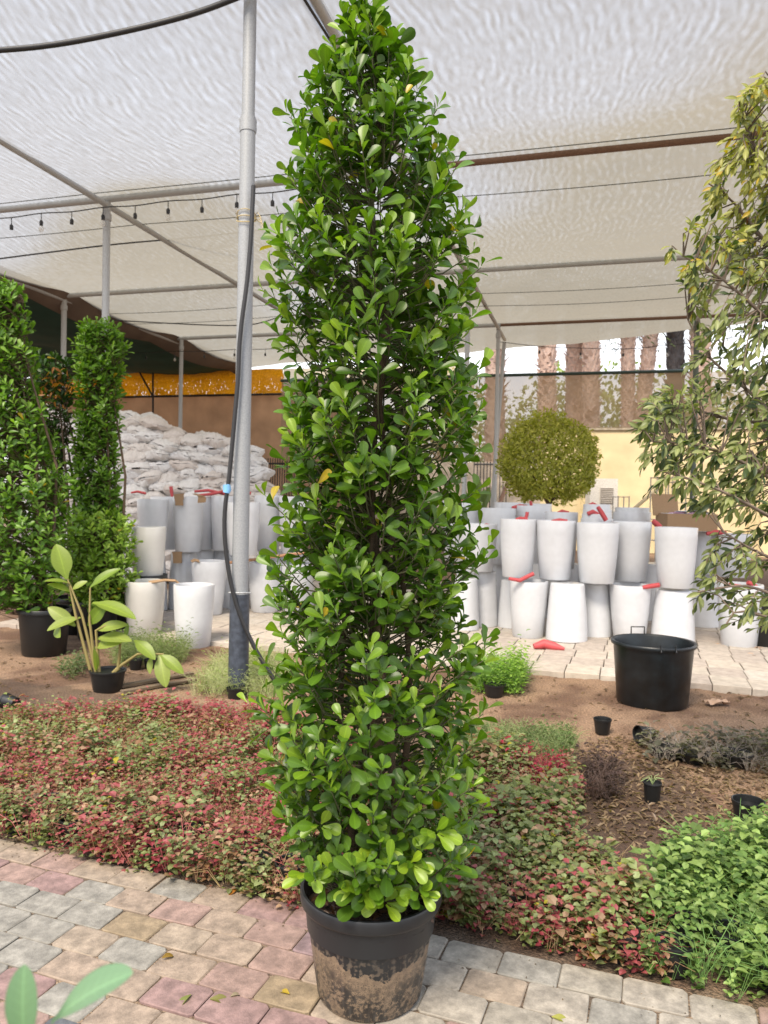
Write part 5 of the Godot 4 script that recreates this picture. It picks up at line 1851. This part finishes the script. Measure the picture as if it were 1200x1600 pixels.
	# paper and bark debris by the round planter
	for e: Array in [[1165, 1018, 0.16, "crumpled brown paper lying before the round white planter"], [1120, 1012, 0.10, "dry curled palm sheath lying on the soil by the slab path"], [1120, 1102, 0.09, "flat pale chip of bark on the soil beside the slab path"], [1190, 1030, 0.12, "torn brown paper at the foot of the blue-black pot"]]:
		var p := ground(e[0], e[1])
		s = Shape.new()
		s.grid(8, 6, func(a: float, b: float) -> Vector3:
			return p + Vector3((a - 0.5) * e[2] * 2.0, 0.03 + warp.get_noise_2d(a * 6 + e[0], b * 6) * e[2] * 0.55, (b - 0.5) * e[2]))
		tag(part("paper_scrap", s.mesh(), paint(lin(0.42, 0.29, 0.21), 0.9), self), e[3], "debris")
	# fallen leaves on the pavers
	for e: Array in [[253, 1500, 0.045, "small curled ochre leaf on the pavers below the dark grey paver", Color(0.40, 0.25, 0.05)], [299, 1557, 0.06, "fallen pale green leaf on the pavers, nearer the blurred leaves", Color(0.30, 0.34, 0.10)], [328, 1564, 0.06, "fallen olive leaf on the pavers, beside the pale green one", Color(0.28, 0.27, 0.08)], [452, 1556, 0.04, "small bright yellow leaf on the pavers beside the big pot", Color(0.62, 0.45, 0.05)], [370, 1392, 0.04, "orange fallen leaf at the paving edge", Color(0.55, 0.22, 0.04)], [360, 1560, 0.035, "whitish dry leaf scrap on the pavers", Color(0.5, 0.42, 0.32)], [862, 1592, 0.05, "yellow-green fallen leaf on the pale pavers", Color(0.45, 0.45, 0.10)]]:
		var p := ground(e[0], e[1]) + Vector3(0, 0.006, 0)
		var lm := leaf_mesh(0.28, 0.4, 0.5, 0.5)
		tag(part("fallen_leaf", lm, leaf_paint(e[4].linear_to_srgb(), 0.6), self, aim(Vector3(sin(e[0] * 1.0), 0.02, cos(e[0] * 1.7)), Vector3.UP + any_dir() * 0.3, e[2], p)), e[3], "leaf")
	# big leaves close to the lens, out of focus
	var fp := thing("leafy_plant", "out-of-focus plant with big blue-green leaves in the lower corner", "plant", Vector3(at(20, 1600, 0.62).x, 0, -0.62))
	black_pot(fp, 0.13, 0.24)
	s = Shape.new()
	s.tube([Vector3(0, 0.2, 0), Vector3(0.01, 0.7, 0.01), Vector3(0.0, 1.07, 0.0)], [0.008, 0.006, 0.004], 7)
	part("stem", s.mesh(), paint(lin(0.12, 0.16, 0.06), 0.6), fp)
	var big := leaf_mesh(0.22, 0.55, 0.3, 0.5, 14, 0.12)
	var fl := leaf_paint(lin(0.24, 0.42, 0.27), 0.4)
	for e: Array in [[80, 1600, 186, 1484, 0.60, Vector3(-0.75, 0.5, 0.3)], [40, 1640, 22, 1518, 0.58, Vector3(0.1, 0.25, 1.0)], [10, 1650, -70, 1560, 0.60, Vector3(0.2, 0.6, 0.8)]]:
		var a := at(e[0], e[1], e[4]) - fp.position
		var b := at(e[2], e[3], e[4] - 0.02) - fp.position
		var xf := aim(b - a, e[5], (b - a).length() * 0.86, a)
		part("leaf", big, fl, fp, xf)

func wire_rack(e: Array) -> void:
	var a := at(e[0], e[2], e[4])
	var b := at(e[1], e[2], e[4])
	var foot := Vector3((a.x + b.x) * 0.5, 0, a.z)
	var o := thing("wire_rack", e[5], "rack", foot)
	var w := (b.x - a.x) * 0.5
	var pale := paint(lin(0.5, 0.46, 0.40), 0.5)
	for x: float in [-w, w]:
		for z: float in [-0.2, 0.2]:
			var s := Shape.new()
			s.tube([Vector3(x, 0, z), Vector3(x, a.y, z)], [0.014], 6)
			part("upright", s.mesh(), pale, o)
	for k in 4:
		var y: float = a.y - 0.02 - k * a.y * 0.22
		var s := Shape.new()
		for z: float in [-0.2, -0.07, 0.07, 0.2]:
			s.tube([Vector3(-w, y, z), Vector3(w, y, z)], [0.009], 5)
		for x: float in [-w, w]:
			s.tube([Vector3(x, y, -0.2), Vector3(x, y, 0.2)], [0.009], 5)
		part("shelf", s.mesh(), pale, o)

func broad_plant() -> void:
	var f := ground(160, 1084)
	f.z -= 0.11
	var d := -f.z
	var o := thing("broad_leaved_plant", "young plant with broad lime-green leaves in a small black pot before the red plants", "potted plant", f)
	black_pot(o, (at(188, 1045, d) - at(132, 1045, d)).length() * 0.5, at(160, 1046, d).y, 0.78)
	var green := [lin(0.30, 0.42, 0.06), lin(0.24, 0.37, 0.05), lin(0.36, 0.46, 0.10)]
	var mats := []
	for c: Color in green:
		mats.append(leaf_paint(c, 0.42))
	var stalk := paint(lin(0.25, 0.20, 0.07), 0.6)
	var P := func(x: float, y: float, dz := 0.0) -> Vector3: return at(x, y, d + dz) - f
	var root := Vector3(0, 0.12, 0)
	for e: Array in [[[150, 1050], [128, 960], [108, 910]], [[142, 1050], [118, 960], [106, 905]], [[150, 1050], [140, 970], [141, 918]], [[155, 1050], [150, 985], [176, 972]], [[185, 1045], [188, 1000], [200, 995]], [[186, 1042], [215, 1022], [256, 1022]]]:
		var pts := [P.call(e[0][0], e[0][1]), P.call(e[1][0], e[1][1], -0.02), P.call(e[2][0], e[2][1], 0.0)]
		pts.insert(0, root + Vector3(pts[0].x * 0.3, 0, 0))
		var s := Shape.new()
		s.tube(pts, [0.016, 0.014, 0.010, 0.006], 7)
		part("stem", s.mesh(), stalk, o)
	# base pixel, tip pixel, tip nearer to the lens by, face, width factor
	for e: Array in [[104, 905, 90, 850, 0.0, Vector3(0.5, 0.2, 0.85), 1.25], [110, 912, 74, 900, 0.12, Vector3(-0.1, 0.9, 0.4), 0.9], [112, 925, 80, 908, 0.1, Vector3(0, 0.8, 0.6), 0.9], [112, 922, 132, 906, 0.0, Vector3(0, 0.7, 0.7), 1.1], [118, 978, 76, 948, 0.05, Vector3(-0.2, 0.6, 0.8), 1.0], [126, 965, 74, 975, 0.14, Vector3(0.0, 0.85, 0.5), 1.0], [90, 975, 86, 992, 0.15, Vector3(-0.4, 0.1, 0.9), 1.4],
		[141, 918, 178, 884, 0.0, Vector3(-0.3, 0.6, 0.75), 0.8], [144, 942, 206, 950, 0.16, Vector3(0.2, 0.8, 0.5), 0.75], [138, 978, 160, 946, 0.05, Vector3(0.3, 0.3, 0.9), 1.1], [150, 985, 190, 970, 0.08, Vector3(0.0, 0.7, 0.7), 0.9], [150, 998, 198, 990, 0.10, Vector3(0.1, 0.85, 0.5), 1.0], [148, 1012, 182, 998, 0.12, Vector3(0.1, 0.6, 0.8), 0.8], [195, 998, 200, 975, 0.0, Vector3(0.4, 0.2, 0.9), 0.7], [210, 1000, 240, 1022, 0.12, Vector3(0.2, 0.7, 0.7), 1.0], [250, 1022, 256, 1068, 0.15, Vector3(0.1, 0.2, 1.0), 1.1], [250, 1022, 284, 1046, 0.1, Vector3(0.2, 0.6, 0.8), 0.9], [236, 1026, 232, 1050, 0.08, Vector3(-0.1, 0.2, 1.0), 0.9], [150, 1050, 152, 1020, 0.12, Vector3(0.6, 0.3, 0.7), 0.5]]:
		var a: Vector3 = P.call(e[0], e[1])
		var b: Vector3 = P.call(e[2], e[3], -e[4])
		part("leaf", leaf_mesh(0.23, 0.25, 0.22, 0.45, 9, 0.08), mats[rng.randi() % 3], o, aim(b - a, e[5], (b - a).length() * 1.04, a, e[6]))
